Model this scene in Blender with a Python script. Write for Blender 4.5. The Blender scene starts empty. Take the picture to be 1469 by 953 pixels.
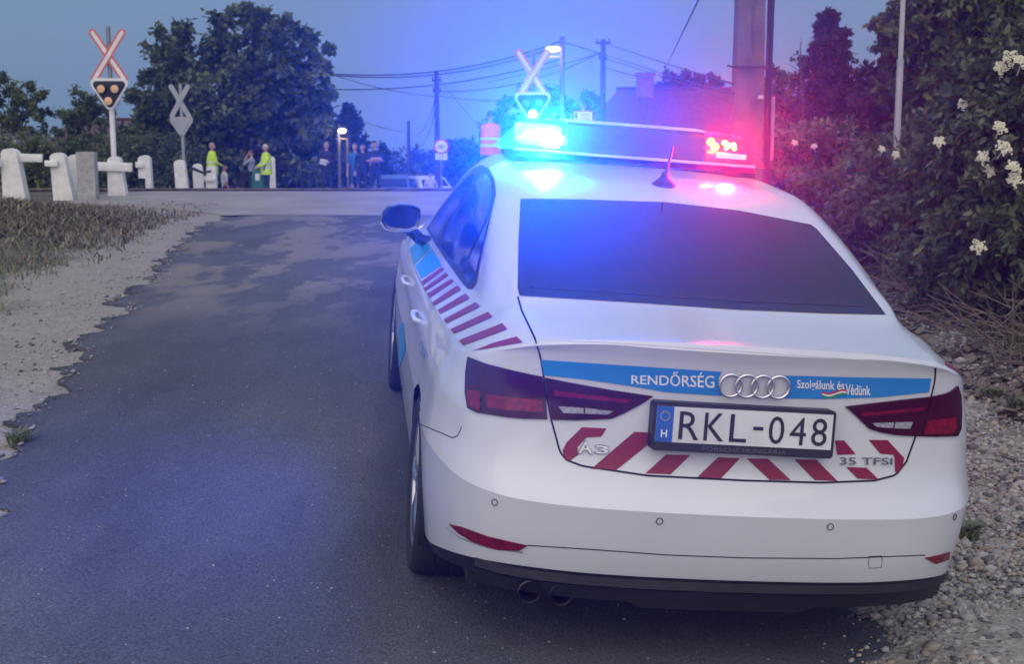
import bpy, bmesh, math, random
import numpy as np
from mathutils import Vector, Matrix
from mathutils.bvhtree import BVHTree
random.seed(7); rng = np.random.default_rng(7)
R = math.radians
sc = bpy.context.scene
COL = sc.collection

# ------------------------------------------------------------------ camera
FPX = 1924.8; PITCH = 0.157; CAMZ = 1.75
cam = bpy.data.cameras.new('camera'); camo = bpy.data.objects.new('camera', cam); COL.objects.link(camo)
cam.sensor_width = 36; cam.lens = FPX / 1469 * 36; cam.clip_end = 4000; cam.clip_start = 0.05
camo.location = (0, 0, CAMZ); camo.rotation_euler = (math.pi / 2 - PITCH, 0, 0)
cam.dof.use_dof = True; cam.dof.focus_distance = 4.6; cam.dof.aperture_fstop = 8
sc.camera = camo
# ------------------------------------------------------------------ sky and sun
w = bpy.data.worlds.new('World'); sc.world = w; w.use_nodes = True
nt = w.node_tree; nt.nodes.clear()
sky = nt.nodes.new('ShaderNodeTexSky'); sky.sky_type = 'NISHITA'; sky.sun_disc = False
SUN_EL, SUN_AZ = 1.0, 185.0          # just above the horizon behind the camera
sky.sun_elevation = R(SUN_EL); sky.sun_rotation = R(SUN_AZ); sky.air_density = 1.0; sky.dust_density = 1.0; sky.ozone_density = 3
# dusk sky: deep blue ahead, paler overhead, bright afterglow behind the camera
tcw = nt.nodes.new('ShaderNodeTexCoord'); dp = nt.nodes.new('ShaderNodeVectorMath'); dp.operation = 'DOT_PRODUCT'; dp.inputs[1].default_value = (-.25, -.72, .65)
nt.links.new(tcw.outputs['Generated'], dp.inputs[0]); mr = nt.nodes.new('ShaderNodeMapRange'); mr.inputs[1].default_value = -1; nt.links.new(dp.outputs['Value'], mr.inputs[0])
rp = nt.nodes.new('ShaderNodeValToRGB'); els = rp.color_ramp.elements
SKY = [(.0, (.19, .285, .45)), (.20, (.205, .315, .49)), (.36, (.22, .34, .55)), (.55, (.42, .54, .85)), (.78, (.70, .76, .94)), (1., (.85, .84, .88))]
while len(els) < len(SKY): els.new(.5)
for i, (p_, c_) in enumerate(SKY): els[i].position = p_; els[i].color = (*c_, 1)
nt.links.new(mr.outputs[0], rp.inputs[0])
bg2 = nt.nodes.new('ShaderNodeBackground'); bg2.inputs[1].default_value = 1.0; nt.links.new(rp.outputs[0], bg2.inputs[0])
ads = nt.nodes.new('ShaderNodeAddShader'); bg = nt.nodes.new('ShaderNodeBackground'); bg.inputs[1].default_value = 0.02
out = nt.nodes.new('ShaderNodeOutputWorld')
nt.links.new(sky.outputs[0], bg.inputs[0]); nt.links.new(bg.outputs[0], ads.inputs[0]); nt.links.new(bg2.outputs[0], ads.inputs[1]); nt.links.new(ads.outputs[0], out.inputs[0])
HAZE, HAZE_G = 0.0011, 0.92
sun = bpy.data.lights.new('sun', 'SUN'); sun.energy = 1.35; sun.angle = R(75); sun.color = (1, .86, .74)
suno = bpy.data.objects.new('sun', sun); COL.objects.link(suno)
suno.rotation_euler = (R(90 - 32), 0, R(-SUN_AZ + 180 + 0))
sc.view_settings.view_transform = 'Standard'; sc.view_settings.look = 'None'
sc.view_settings.exposure = -0.17; sc.view_settings.gamma = 1
sc.cycles.use_denoising = True; sc.cycles.denoising_prefilter = 'ACCURATE'
sc.cycles.max_bounces = 6; sc.cycles.transparent_max_bounces = 12; sc.cycles.volume_bounces = 0
sc.cycles.sample_clamp_indirect = 4; sc.cycles.caustics_reflective = False; sc.cycles.caustics_refractive = False

# ------------------------------------------------------------------ helpers
FW = np.array([0, math.cos(PITCH), -math.sin(PITCH)]); RW = np.array([1., 0, 0]); UW = np.cross(RW, FW)
CAM = np.array([0, 0, CAMZ])
def pdir(u, v): return FW + RW * (u - 734.5) / FPX - UW * (v - 476.5) / FPX
def pt(u, v, Y):                       # point seen at photo pixel (u, v) standing Y metres ahead
    d = pdir(u, v); return CAM + d * (Y / d[1])
def ppm(Y): return FPX / Y            # pixels per metre, about
def ss(a, b, x):
    t = np.clip((x - a) / (b - a), 0, 1); return t * t * (3 - 2 * t)
ZY = [-60, 0, 4.7, 7.3, 12, 22, 25, 28.3, 31, 36, 44, 60, 90, 400]
ZZ = [-.3, 0, .097, .215, .24, .21, .235, .245, .12, -.3, -.85, -2.1, -3.6, -18.5]
def G(x, y):
    x = np.asarray(x, float); y = np.asarray(y, float)
    z = np.interp(y, ZY, ZZ)
    xc = .5 - .115 * (y - 4.7); dx = x - xc
    cf = 1 - ss(8.5, 17, y)
    lim = np.where(dx < 0, -1.7 * np.tanh(-dx / 1.7 * np.where(dx < -1, 1.0, 1.0)), dx)
    lim = np.where(np.abs(dx) < 1.0, dx, np.where(dx < 0, -1.0 - .5 * (1 - np.exp((dx + 1) / .5)), np.minimum(dx, 1.6)))
    z = z - .077 * lim * cf
    z = z + .32 * ss(2.9, 5.0, x + .02 * y) * (1 - ss(20, 27, y))          # bank under the shrubs
    z = z + .30 * np.exp(-((x + 7.4) / 1.6) ** 2 - ((y - 18.5) / 2.2) ** 2)  # low dry mound
    z = z + .10 * ss(-4.6, -8, x) * (1 - ss(21, 25, y)) * ss(5, 12, y)
    z = z - .5 * ss(-12, -22, x) * ss(20, 30, y)
    return z
def gp(u, v):                          # where the photo pixel meets the ground
    d = pdir(u, v); z = 0.1
    for _ in range(30):
        t = (z - CAMZ) / d[2]; p = CAM + d * t; z = .5 * z + .5 * float(G(p[0], p[1]))
    return p
def onG(u, Y):                         # ground point in pixel column u at distance Y
    x = (u - 734.5) / FPX * (Y * math.cos(PITCH) + .6 * math.sin(PITCH)); return Vector((x, Y, float(G(x, Y))))

MATS = {}
def M(name, col, rough=.55, metal=0., col2=None, scale=6., bump=0., bscale=60., coat=0., emis=None, es=0., detail=4., trans=0.):
    if name in MATS: return MATS[name]
    m = bpy.data.materials.new(name); m.use_nodes = True; n = m.node_tree; b = n.nodes['Principled BSDF']
    b.inputs['Base Color'].default_value = (*col, 1); b.inputs['Roughness'].default_value = rough; b.inputs['Metallic'].default_value = metal
    b.inputs['Coat Weight'].default_value = coat; b.inputs['Coat Roughness'].default_value = .04
    if trans: b.inputs['Transmission Weight'].default_value = trans
    if emis: b.inputs['Emission Color'].default_value = (*emis, 1); b.inputs['Emission Strength'].default_value = es
    tc = n.nodes.new('ShaderNodeTexCoord')
    if col2 is None: col2 = tuple(c * .86 for c in col)
    no = n.nodes.new('ShaderNodeTexNoise'); no.inputs['Scale'].default_value = scale; no.inputs['Detail'].default_value = detail
    n.links.new(tc.outputs['Object'], no.inputs[0])
    cr = n.nodes.new('ShaderNodeValToRGB'); cr.color_ramp.elements[0].position = .35; cr.color_ramp.elements[1].position = .65
    cr.color_ramp.elements[0].color = (*col, 1); cr.color_ramp.elements[1].color = (*col2, 1)
    n.links.new(no.outputs[0], cr.inputs[0]); n.links.new(cr.outputs[0], b.inputs['Base Color'])
    if bump:
        n2 = n.nodes.new('ShaderNodeTexNoise'); n2.inputs['Scale'].default_value = bscale; n2.inputs['Detail'].default_value = 3
        n.links.new(tc.outputs['Object'], n2.inputs[0])
        bp = n.nodes.new('ShaderNodeBump'); bp.inputs['Strength'].default_value = bump; bp.inputs['Distance'].default_value = .02
        n.links.new(n2.outputs[0], bp.inputs['Height']); n.links.new(bp.outputs[0], b.inputs['Normal'])
    MATS[name] = m; return m

def mesh_obj(name, V, Fc, mats, parent=None, smooth=True, midx=None, sharp=None):
    me = bpy.data.meshes.new(name); me.from_pydata([tuple(v) for v in V], [], Fc)
    for m in (mats if isinstance(mats, (list, tuple)) else [mats]): me.materials.append(m)
    if midx is not None: me.polygons.foreach_set('material_index', np.asarray(midx, dtype=np.int32))
    if smooth: me.polygons.foreach_set('use_smooth', [True] * len(me.polygons))
    me.validate(); me.update()
    if smooth and sharp: me.set_sharp_from_angle(angle=R(sharp))
    o = bpy.data.objects.new(name, me); COL.objects.link(o)
    if parent: o.parent = parent
    return o
def tag(o, label=None, cat=None, group=None, kind=None):
    if label: o['label'] = label
    if cat: o['category'] = cat
    if group: o['group'] = group
    if kind: o['kind'] = kind
    return o
def thing(name, label, cat, loc=(0, 0, 0), rz=0, group=None):
    o = bpy.data.objects.new(name, None); COL.objects.link(o); o.location = loc; o.rotation_euler = (0, 0, rz)
    o.empty_display_size = .2
    return tag(o, label, cat, group)
def copy_tree(o, parent=None):
    c = o.copy(); COL.objects.link(c); c.parent = parent
    for ch in list(o.children): copy_tree(ch, c)
    return c

class MB:
    def __init__(s): s.V = []; s.F = []; s.I = []; s.mi = 0
    def add(s, V, F):
        b = len(s.V); s.V += [tuple(v) for v in V]; s.F += [tuple(i + b for i in f) for f in F]; s.I += [s.mi] * len(F); return s
    def box(s, c, d, rot=None, bev=0.0):
        bm = bmesh.new(); bmesh.ops.create_cube(bm, size=1)
        for v in bm.verts: v.co = Vector((v.co.x * d[0], v.co.y * d[1], v.co.z * d[2]))
        if bev: bmesh.ops.bevel(bm, geom=bm.edges[:], offset=bev, segments=2, affect='EDGES', profile=.5)
        m = rot if rot is not None else Matrix.Identity(3)
        bm.verts.index_update(); V = [m @ v.co + Vector(c) for v in bm.verts]; F = [[v.index for v in f.verts] for f in bm.faces]; bm.free()
        return s.add(V, F)
    def tube(s, P, rad, n=8, cap=True):
        P = [Vector(p) for p in P]; rad = [rad] * len(P) if np.isscalar(rad) else rad
        V = []; F = []; up = None
        for i, p in enumerate(P):
            t = (P[min(i + 1, len(P) - 1)] - P[max(i - 1, 0)]).normalized()
            if up is None: up = Vector((0, 0, 1)) if abs(t.z) < .9 else Vector((1, 0, 0))
            a = t.cross(up).normalized(); b = a.cross(t).normalized(); up = b
            for k in range(n):
                q = 2 * math.pi * k / n; V.append(p + (a * math.cos(q) + b * math.sin(q)) * rad[i])
        for i in range(len(P) - 1):
            for k in range(n): F.append((i * n + k, i * n + (k + 1) % n, (i + 1) * n + (k + 1) % n, (i + 1) * n + k))
        if cap: F.append(tuple(range(n))[::-1]); F.append(tuple(range((len(P) - 1) * n, len(P) * n)))
        return s.add(V, F)
    def lathe(s, prof, n=24, c=(0, 0, 0), axis='z', close=False):   # prof: (r, h)
        V = []; F = []
        for r, h in prof:
            for k in range(n):
                q = 2 * math.pi * k / n; a, b = r * math.cos(q), r * math.sin(q)
                V.append(Vector(c) + (Vector((a, b, h)) if axis == 'z' else Vector((h, a, b)) if axis == 'x' else Vector((a, h, b))))
        for i in range(len(prof) - 1 + (1 if close else 0)):
            j = (i + 1) % len(prof)
            for k in range(n): F.append((i * n + k, i * n + (k + 1) % n, j * n + (k + 1) % n, j * n + k))
        if not close: F.append(tuple(range(n))[::-1]); F.append(tuple(range((len(prof) - 1) * n, len(prof) * n)))
        return s.add(V, F)
    def prism(s, P, o, ax, ay, depth):   # polygon P (2D) in plane o + ax*x + ay*y, extruded both ways by depth vector
        o, ax, ay, depth = map(Vector, (o, ax, ay, depth)); n = len(P)
        V = [o + ax * x + ay * y for x, y in P]; V += [v + depth for v in V]
        F = [tuple(range(n)), tuple(range(n, 2 * n))[::-1]] + [(i, i + n, (i + 1) % n + n, (i + 1) % n) for i in range(n)]
        return s.add(V, F)
    def ball(s, c, r, n=10):
        r = (r, r, r) if np.isscalar(r) else r
        V = []; F = []
        for i in range(n + 1):
            a = math.pi * i / n
            for k in range(n + 2):
                b = 2 * math.pi * k / (n + 2); V.append((c[0] + r[0] * math.sin(a) * math.cos(b), c[1] + r[1] * math.sin(a) * math.sin(b), c[2] + r[2] * math.cos(a)))
        m = n + 2
        for i in range(n):
            for k in range(m): F.append((i * m + k, (i + 1) * m + k, (i + 1) * m + (k + 1) % m, i * m + (k + 1) % m))
        return s.add(V, F)
    def obj(s, name, mat, parent=None, smooth=True, sharp=35):
        return mesh_obj(name, s.V, s.F, mat, parent, smooth, s.I if isinstance(mat, (list, tuple)) else None, sharp)
def circ(r, n=20, cx=0, cy=0): return [(cx + r * math.cos(2 * math.pi * k / n), cy + r * math.sin(2 * math.pi * k / n)) for k in range(n)]
def text_geo(txt, bold=.0, spacing=1.0):
    c = bpy.data.curves.new('t', 'FONT'); c.body = txt; c.offset = bold; c.space_character = spacing; c.resolution_u = 3
    o = bpy.data.objects.new('t', c); COL.objects.link(o); bpy.context.view_layer.update()
    me = bpy.data.meshes.new_from_object(o.evaluated_get(bpy.context.evaluated_depsgraph_get()))
    V = np.array([v.co[:] for v in me.vertices]); F = [tuple(p.vertices) for p in me.polygons]
    bpy.data.objects.remove(o); bpy.data.meshes.remove(me)
    V -= V.min(0); mx = V.max(0); V[:, 0] /= mx[0]; V[:, 1] /= mx[1]
    return V, F

# ------------------------------------------------------------------ ground, road, crossing
def node_mat(name):
    m = bpy.data.materials.new(name); m.use_nodes = True; n = m.node_tree; return m, n, n.nodes['Principled BSDF']
def N(n, t, **k):
    x = n.nodes.new(t)
    for a, b in k.items():
        if a in x.inputs.keys() if hasattr(x.inputs, 'keys') else False: x.inputs[a].default_value = b
        else: setattr(x, a, b)
    return x
def ramp(n, src, stops):
    r = n.nodes.new('ShaderNodeValToRGB'); e = r.color_ramp.elements
    while len(e) < len(stops): e.new(.5)
    for i, (p, c) in enumerate(stops): e[i].position = p; e[i].color = (*c, 1) if len(c) == 3 else c
    n.links.new(src, r.inputs[0]); return r.outputs[0]
def mixc(n, f, a, b, mode='MIX'):
    x = n.nodes.new('ShaderNodeMix'); x.data_type = 'RGBA'; x.blend_type = mode
    for s, v in ((0, f), (6, a), (7, b)):
        if isinstance(v, (int, float)): x.inputs[s].default_value = v
        elif isinstance(v, tuple): x.inputs[s].default_value = (*v, 1)
        else: n.links.new(v, x.inputs[s])
    return x.outputs[2]
def noise(n, pos, s, d=5, r=.55):
    x = n.nodes.new('ShaderNodeTexNoise'); x.inputs['Scale'].default_value = s; x.inputs['Detail'].default_value = d; x.inputs['Roughness'].default_value = r
    n.links.new(pos, x.inputs[0]); return x.outputs[0]
def voro(n, pos, s, outn='Color', feat='F1'):
    x = n.nodes.new('ShaderNodeTexVoronoi'); x.inputs['Scale'].default_value = s; x.feature = feat; n.links.new(pos, x.inputs[0]); return x.outputs[outn]
def bumpn(n, b, h, st, dist, prev=None):
    x = n.nodes.new('ShaderNodeBump'); x.inputs['Strength'].default_value = st; x.inputs['Distance'].default_value = dist
    n.links.new(h, x.inputs['Height'])
    if prev: n.links.new(prev, x.inputs['Normal'])
    n.links.new(x.outputs[0], b.inputs['Normal']); return x.outputs[0]
def math_n(n, op, a, b=None, c=None):
    x = n.nodes.new('ShaderNodeMath'); x.operation = op
    for i, v in enumerate((a, b, c)):
        if v is None: continue
        if isinstance(v, (int, float)): x.inputs[i].default_value = v
        else: n.links.new(v, x.inputs[i])
    return x.outputs[0]

def ground_mat():
    m, n, b = node_mat('verge_soil'); g = n.nodes.new('ShaderNodeNewGeometry'); pos = g.outputs['Position']
    sx = n.nodes.new('ShaderNodeSeparateXYZ'); n.links.new(pos, sx.inputs[0])
    sand = ramp(n, noise(n, pos, 3.5, 8, .65), [(.3, (.24, .21, .175)), (.52, (.34, .30, .25)), (.72, (.15, .13, .11))])
    peb = ramp(n, voro(n, pos, 55), [(.2, (.25, .24, .23)), (.9, (.55, .53, .5))])
    sand = mixc(n, .35, sand, peb, 'MULTIPLY'); sand = mixc(n, .5, sand, (.40, .365, .32))
    soil = ramp(n, noise(n, pos, 6, 8, .7), [(.3, (.04, .035, .028)), (.6, (.10, .085, .065)), (.8, (.16, .14, .11))])
    grassc = ramp(n, noise(n, pos, 2.2, 8, .7), [(.3, (.05, .07, .03)), (.5, (.11, .11, .06)), (.7, (.20, .17, .115))])
    edge = math_n(n, 'ADD', sx.outputs[0], math_n(n, 'MULTIPLY', noise(n, pos, .9, 6), 2.2))
    # left of the sand strip: dry grass
    yl = math_n(n, 'MULTIPLY', sx.outputs[1], .19)
    fl = math_n(n, 'SUBTRACT', math_n(n, 'MULTIPLY', edge, -1), math_n(n, 'ADD', yl, .95))
    fl = math_n(n, 'MULTIPLY', fl, 2.2); cl = n.nodes.new('ShaderNodeClamp'); n.links.new(fl, cl.inputs[0])
    sand = mixc(n, .7, sand, ramp(n, noise(n, pos, 28, 5, .75), [(.32, (.45, .44, .43)), (.5, (1, 1, 1)), (.7, (1.2, 1.2, 1.2))]), 'MULTIPLY')
    c = mixc(n, cl.outputs[0], sand, grassc)
    fr = math_n(n, 'MULTIPLY', math_n(n, 'SUBTRACT', edge, 3.75), 2); cr = n.nodes.new('ShaderNodeClamp'); n.links.new(fr, cr.inputs[0])
    c = mixc(n, cr.outputs[0], c, soil)
    ff = math_n(n, 'MULTIPLY', math_n(n, 'SUBTRACT', sx.outputs[1], 31), .3); cf = n.nodes.new('ShaderNodeClamp'); n.links.new(ff, cf.inputs[0])
    c = mixc(n, cf.outputs[0], c, (.07, .068, .05))
    n.links.new(c, b.inputs['Base Color']); b.inputs['Roughness'].default_value = .95
    p = bumpn(n, b, voro(n, pos, 48, 'Distance'), .5, .02); bumpn(n, b, noise(n, pos, 12, 6), .5, .06, p)
    return m
def asphalt_mat():
    m, n, b = node_mat('old_asphalt'); g = n.nodes.new('ShaderNodeNewGeometry'); pos = g.outputs['Position']
    sx = n.nodes.new('ShaderNodeSeparateXYZ'); n.links.new(pos, sx.inputs[0])
    st = n.nodes.new('ShaderNodeMapping'); st.inputs['Scale'].default_value = (1.0, .35, 1); n.links.new(pos, st.inputs[0])
    base = ramp(n, noise(n, st.outputs[0], 1.3, 8, .62), [(.25, (.062, .067, .082)), (.5, (.090, .095, .115)), (.75, (.128, .130, .142))])
    fine = ramp(n, noise(n, pos, 105, 4, .8), [(.32, (.28, .28, .30)), (.68, (1.6, 1.6, 1.55))])
    c = mixc(n, 1.0, base, fine, 'MULTIPLY')
    spk = voro(n, pos, 60, 'Color'); spm = ramp(n, spk, [(.88, (0, 0, 0)), (.95, (1, 1, 1))])
    spd = ramp(n, voro(n, pos, 60, 'Distance'), [(.22, (1, 1, 1)), (.34, (0, 0, 0))])
    c = mixc(n, mixc(n, 1.0, spm, spd, 'MULTIPLY'), c, (.27, .24, .21))
    # worn pale patches towards the crossing
    pm = ramp(n, noise(n, st.outputs[0], 1.15, 9, .66), [(.50, (0, 0, 0)), (.535, (.8, .8, .8)), (.6, (1, 1, 1))])
    fy = n.nodes.new('ShaderNodeMapRange'); fy.inputs[1].default_value = 8.5; fy.inputs[2].default_value = 11.5; n.links.new(sx.outputs[1], fy.inputs[0])
    c = mixc(n, mixc(n, 1.0, pm, fy.outputs[0], 'MULTIPLY'), c, (.20, .18, .16))
    # long mended cracks and scrapes
    ck = ramp(n, noise(n, st.outputs[0], 2.1, 2, .4), [(.490, (1, 1, 1)), (.497, (.62, .62, .62)), (.503, (.62, .62, .62)), (.51, (1, 1, 1))])
    blot = ramp(n, noise(n, st.outputs[0], .55, 9, .68), [(.38, (.72, .72, .75)), (.50, (1, 1, 1)), (.64, (1.25, 1.23, 1.2))]); c = mixc(n, .85, c, blot, 'MULTIPLY')
    n.links.new(c, b.inputs['Base Color']); b.inputs['Roughness'].default_value = .82; b.inputs['Specular IOR Level'].default_value = .35
    p = bumpn(n, b, voro(n, pos, 150, 'Distance'), .55, .006); bumpn(n, b, noise(n, pos, 5, 5), .25, .03, p)
    return m
def apron_mat():
    m, n, b = node_mat('crossing_surface'); g = n.nodes.new('ShaderNodeNewGeometry'); pos = g.outputs['Position']
    c = ramp(n, noise(n, pos, .8, 8, .6), [(.3, (.24, .22, .20)), (.55, (.32, .295, .265)), (.75, (.38, .35, .315))])
    c = mixc(n, .6, c, ramp(n, noise(n, pos, 60, 3, .7), [(.3, (.6, .6, .6)), (.7, (1.2, 1.2, 1.2))]), 'MULTIPLY')
    n.links.new(c, b.inputs['Base Color']); b.inputs['Roughness'].default_value = .9
    bumpn(n, b, noise(n, pos, 20, 5), .4, .03); return m

def build_ground():
    xs = np.concatenate([-np.geomspace(260, 14, 22), np.arange(-12, -6, .4), np.arange(-6, 6, .14), np.arange(6, 12, .4), np.geomspace(13, 260, 22)])
    ys = np.concatenate([[-160, -100, -60, -30, -15, -8, -4, -2, 0, 1], np.arange(1.6, 12, .13), np.arange(12, 34, .25), np.arange(34, 60, 1.), np.geomspace(62, 330, 22)])
    X, Y = np.meshgrid(xs, ys); Z = G(X, Y)
    near = (np.abs(X) < 13) & (Y > 1) & (Y < 34)
    Z = Z + near * (.018 * np.sin(X * 5.1 + 2 * np.sin(Y * 2.3)) * np.sin(Y * 4.3 + X) ) * (X < 12) * .6
    V = np.stack([X, Y, Z], -1).reshape(-1, 3); nx = len(xs); ny = len(ys)
    F = [(j * nx + i, j * nx + i + 1, (j + 1) * nx + i + 1, (j + 1) * nx + i) for j in range(ny - 1) for i in range(nx - 1)]
    tag(mesh_obj('ground', V, F, ground_mat()), kind='structure')
build_ground()
EDGE_PX = [(0, 662), (22, 625), (48, 600), (72, 570), (100, 545), (112, 512), (122, 483), (152, 468), (183, 452), (178, 442), (163, 434), (196, 415), (226, 400), (232, 378), (262, 350), (290, 325), (340, 311)]
EL = [(-1.25, 1.0), (-1.55, 3.0), (-2.0, 4.8)] + [tuple(gp(u, v)[:2]) for u, v in EDGE_PX]
def fbm1(t): return sum(math.sin(t * f + p) * a for f, p, a in ((3.1, .3, .06), (7.7, 1.9, .04), (17.3, .7, .028), (41, 2.2, .018), (83, 1.1, .010)))
def strip(name, left, right, mat, dz=.03, ncol=26, skirt=.09):
    V = []; F = []
    n = len(left)
    for (a, b) in zip(left, right):
        a = np.array(a); b = np.array(b)
        for k in range(ncol + 1):
            q = a + (b - a) * k / ncol; e = min(k, ncol - k)
            V.append((q[0], q[1], float(G(q[0], q[1])) + dz - (.012 if e == 0 else 0)))
    m = ncol + 1
    for j in range(n - 1):
        for k in range(ncol): F.append((j * m + k, j * m + k + 1, (j + 1) * m + k + 1, (j + 1) * m + k))
    b0 = len(V)
    for j in range(n):
        for k in (0, ncol):
            v = V[j * m + k]; V.append((v[0], v[1], v[2] - skirt))
    for j in range(n - 1):
        F.append((j * m, (j + 1) * m, b0 + 2 * (j + 1), b0 + 2 * j)); F.append((j * m + ncol, b0 + 2 * j + 1, b0 + 2 * (j + 1) + 1, (j + 1) * m + ncol))
    return tag(mesh_obj(name, V, F, mat, sharp=50), kind='structure')
def resample(P, n):
    P = np.array(P, float); s = np.concatenate([[0], np.cumsum(np.linalg.norm(np.diff(P, axis=0), axis=1))])
    t = np.linspace(0, s[-1], n); return np.stack([np.interp(t, s, P[:, i]) for i in range(P.shape[1])], 1)
L = resample(EL, 420)
L = [(x + fbm1(y * 2.1), y) for x, y in L]
Rr = [(1.3 - .115 * (y - 4) + .8 * fbm1(y * 1.7 + 5) + .12 * math.sin(y * 1.3) + 1.2 * float(ss(17, 22, y)), y) for x, y in L]
strip('road', L, Rr, asphalt_mat())
ya, yb = L[-1][1], 28.2
LL = [(L[-1][0] - .2 - 3.6 * float(ss(0, .55, t)) + .1 * fbm1(t * 9), ya - .15 + (yb - ya) * t) for t in np.linspace(0, 1, 40)]
RR = [(2.2 + 3.2 * float(ss(0, .6, t)), y) for (x, y), t in zip(LL, np.linspace(0, 1, 40))]
strip('crossing_pavement', LL, RR, apron_mat(), .038, 20)
def street():
    a = [(-8.5, 28.6), (-7.2, 34), (-8.2, 46), (-12, 80), (-17, 130)]; b = [(3.5, 28.6), (-.6, 34), (-1.6, 46), (-4, 80), (-8, 130)]
    strip('street', resample(a, 50), resample(b, 50), apron_mat(), .02, 8)
street()
# rails let into the crossing
rail_m = M('rail_steel', (.05, .045, .045), .45, .8, (.12, .09, .07))
for yy, lb in ((28.45, 'far steel rail along the crest of the level crossing'), (27.0, 'near steel rail set flush in the level crossing pavement')):
    mb = MB(); prev = [(x, yy + .012 * x, float(G(x, yy)) + (.055 if yy > 28 else -.012)) for x in np.linspace(-40, 40, 60)]
    mb.tube([(p[0], p[1], p[2]) for p in prev], .04, 6)
    tag(mb.obj('rail', rail_m), lb, 'rail', 'rails of the level crossing')

# ------------------------------------------------------------------ police car: body surface
CARM = Matrix(((.98999328, -.11517327, .08153782, .61361036), (.11867685, .99214708, -.03949657, 3.7789522), (-.07634856, .04877799, .99588735, -1.69902143 + CAMZ), (0, 0, 0, 1)))
CARI = CARM.inverted()
paint = M('white_car_paint', (.66, .68, .71), .28, 0, (.62, .64, .67), 1.5, coat=.8)
blackpl = M('black_plastic', (.012, .012, .014), .5, 0, (.02, .02, .022))
gapm = M('panel_gap', (.01, .01, .012), .8)
glassm = M('tinted_glass', (.004, .006, .012), .06, 0, (.005, .007, .013), 1)
chrome = M('chrome_trim', (.82, .83, .85), .28, 1, (.8, .8, .82))
J = [
 [(.70,.225,.985),(.62,.16,1.015),(.52,.115,1.035),(.40,.085,1.047),(.28,.07,1.053),(.14,.062,1.056),(0,.06,1.057)],
 [(.755,.31,.962),(.68,.29,1.01),(.58,.27,1.045),(.45,.255,1.06),(.30,.25,1.068),(.15,.25,1.07),(0,.25,1.072)],
 [(.785,.42,.94),(.72,.42,.995),(.635,.41,1.05),(.50,.41,1.075),(.32,.41,1.085),(.15,.41,1.088),(0,.41,1.09)],
 [(.80,.55,.925),(.735,.56,.985),(.655,.56,1.06),(.60,.54,1.093),(.40,.51,1.103),(.2,.50,1.106),(0,.50,1.107)],
 [(.818,.80,.913),(.74,.82,.985),(.672,.81,1.125),(.59,.80,1.188),(.40,.79,1.215),(.2,.785,1.223),(0,.785,1.226)],
 [(.835,1.12,.907),(.735,1.14,.995),(.655,1.14,1.235),(.555,1.15,1.322),(.40,1.155,1.343),(.2,1.16,1.352),(0,1.16,1.355)],
 [(.84,1.35,.903),(.74,1.37,.99),(.658,1.37,1.275),(.565,1.36,1.362),(.41,1.35,1.383),(.2,1.35,1.392),(0,1.35,1.395)],
 [(.85,1.7,.895),(.75,1.7,.985),(.655,1.7,1.30),(.57,1.7,1.382),(.41,1.7,1.403),(.2,1.7,1.412),(0,1.7,1.415)],
 [(.858,2.1,.885),(.755,2.1,.975),(.652,2.1,1.30),(.568,2.1,1.385),(.41,2.1,1.407),(.2,2.1,1.416),(0,2.1,1.418)],
 [(.86,2.5,.875),(.765,2.5,.96),(.667,2.5,1.26),(.58,2.5,1.358),(.42,2.52,1.385),(.2,2.54,1.396),(0,2.55,1.40)],
 [(.86,2.95,.868),(.78,2.95,.94),(.715,2.95,1.09),(.65,2.93,1.17),(.45,3.0,1.19),(.22,3.03,1.20),(0,3.04,1.205)],
 [(.855,3.25,.86),(.79,3.27,.925),(.74,3.32,.97),(.66,3.38,.99),(.45,3.46,1.0),(.22,3.5,1.005),(0,3.51,1.008)],
 [(.83,3.7,.83),(.77,3.7,.89),(.70,3.7,.93),(.6,3.72,.95),(.42,3.74,.965),(.2,3.75,.97),(0,3.75,.972)],
 [(.75,4.10,.75),(.70,4.09,.81),(.63,4.09,.85),(.54,4.11,.865),(.38,4.13,.875),(.19,4.14,.88),(0,4.15,.88)],
 [(.66,4.28,.71),(.56,4.34,.72),(.45,4.38,.73),(.36,4.40,.735),(.25,4.415,.74),(.12,4.42,.74),(0,4.425,.74)]]
J = np.array(J)
A = np.concatenate([J[0][::-1], J[1:14, 0], J[14]])                     # 27 shoulder points, rear centre to front centre
BASE = np.array([(0,0),(.16,.003),(.31,.01),(.45,.025),(.57,.05),(.67,.09),(.745,.145),(.80,.22),(.845,.33),(.88,.47),(.893,.72),(.895,1.12),(.896,1.35),(.897,1.7),(.897,2.1),(.897,2.5),(.897,2.95),(.895,3.25),(.88,3.72),(.83,4.08),(.76,4.25),(.66,4.35),(.54,4.41),(.43,4.435),(.3,4.45),(.15,4.456),(0,4.458)])
ns = 27
corner = np.zeros(ns); side = np.zeros(ns); front = np.zeros(ns)
rearw = np.array([1,1,1,1,1,.85,.5,.2,.05] + [0]*18)
sidew = np.array([0,0,0,0,0,0,0,.1,.35,.7,1] + [1]*8 + [.8,.5,.2] + [0]*5)
ZR = [.29,.355,.426,.566,.655,.80,.90,.995,1.035]; ZC = [.285,.33,.43,.58,.68,.80,.885,.94,.97]; ZS = [.21,.25,.40,.62,.72,.79,.84,.875,None]
ZF = [.22,.27,.36,.46,.54,.60,.65,.69,.72]
WL = [0,0,0,0,.05,.35,.6,.8,.93]; EL_ = [.06,.030,.012,-.004,.048,.054,.045,.022,-.002]; INS = [.05,.03,.012,-.002,.012,0,0,0,0]
ctrl = np.zeros((ns, 10, 3))
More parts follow.
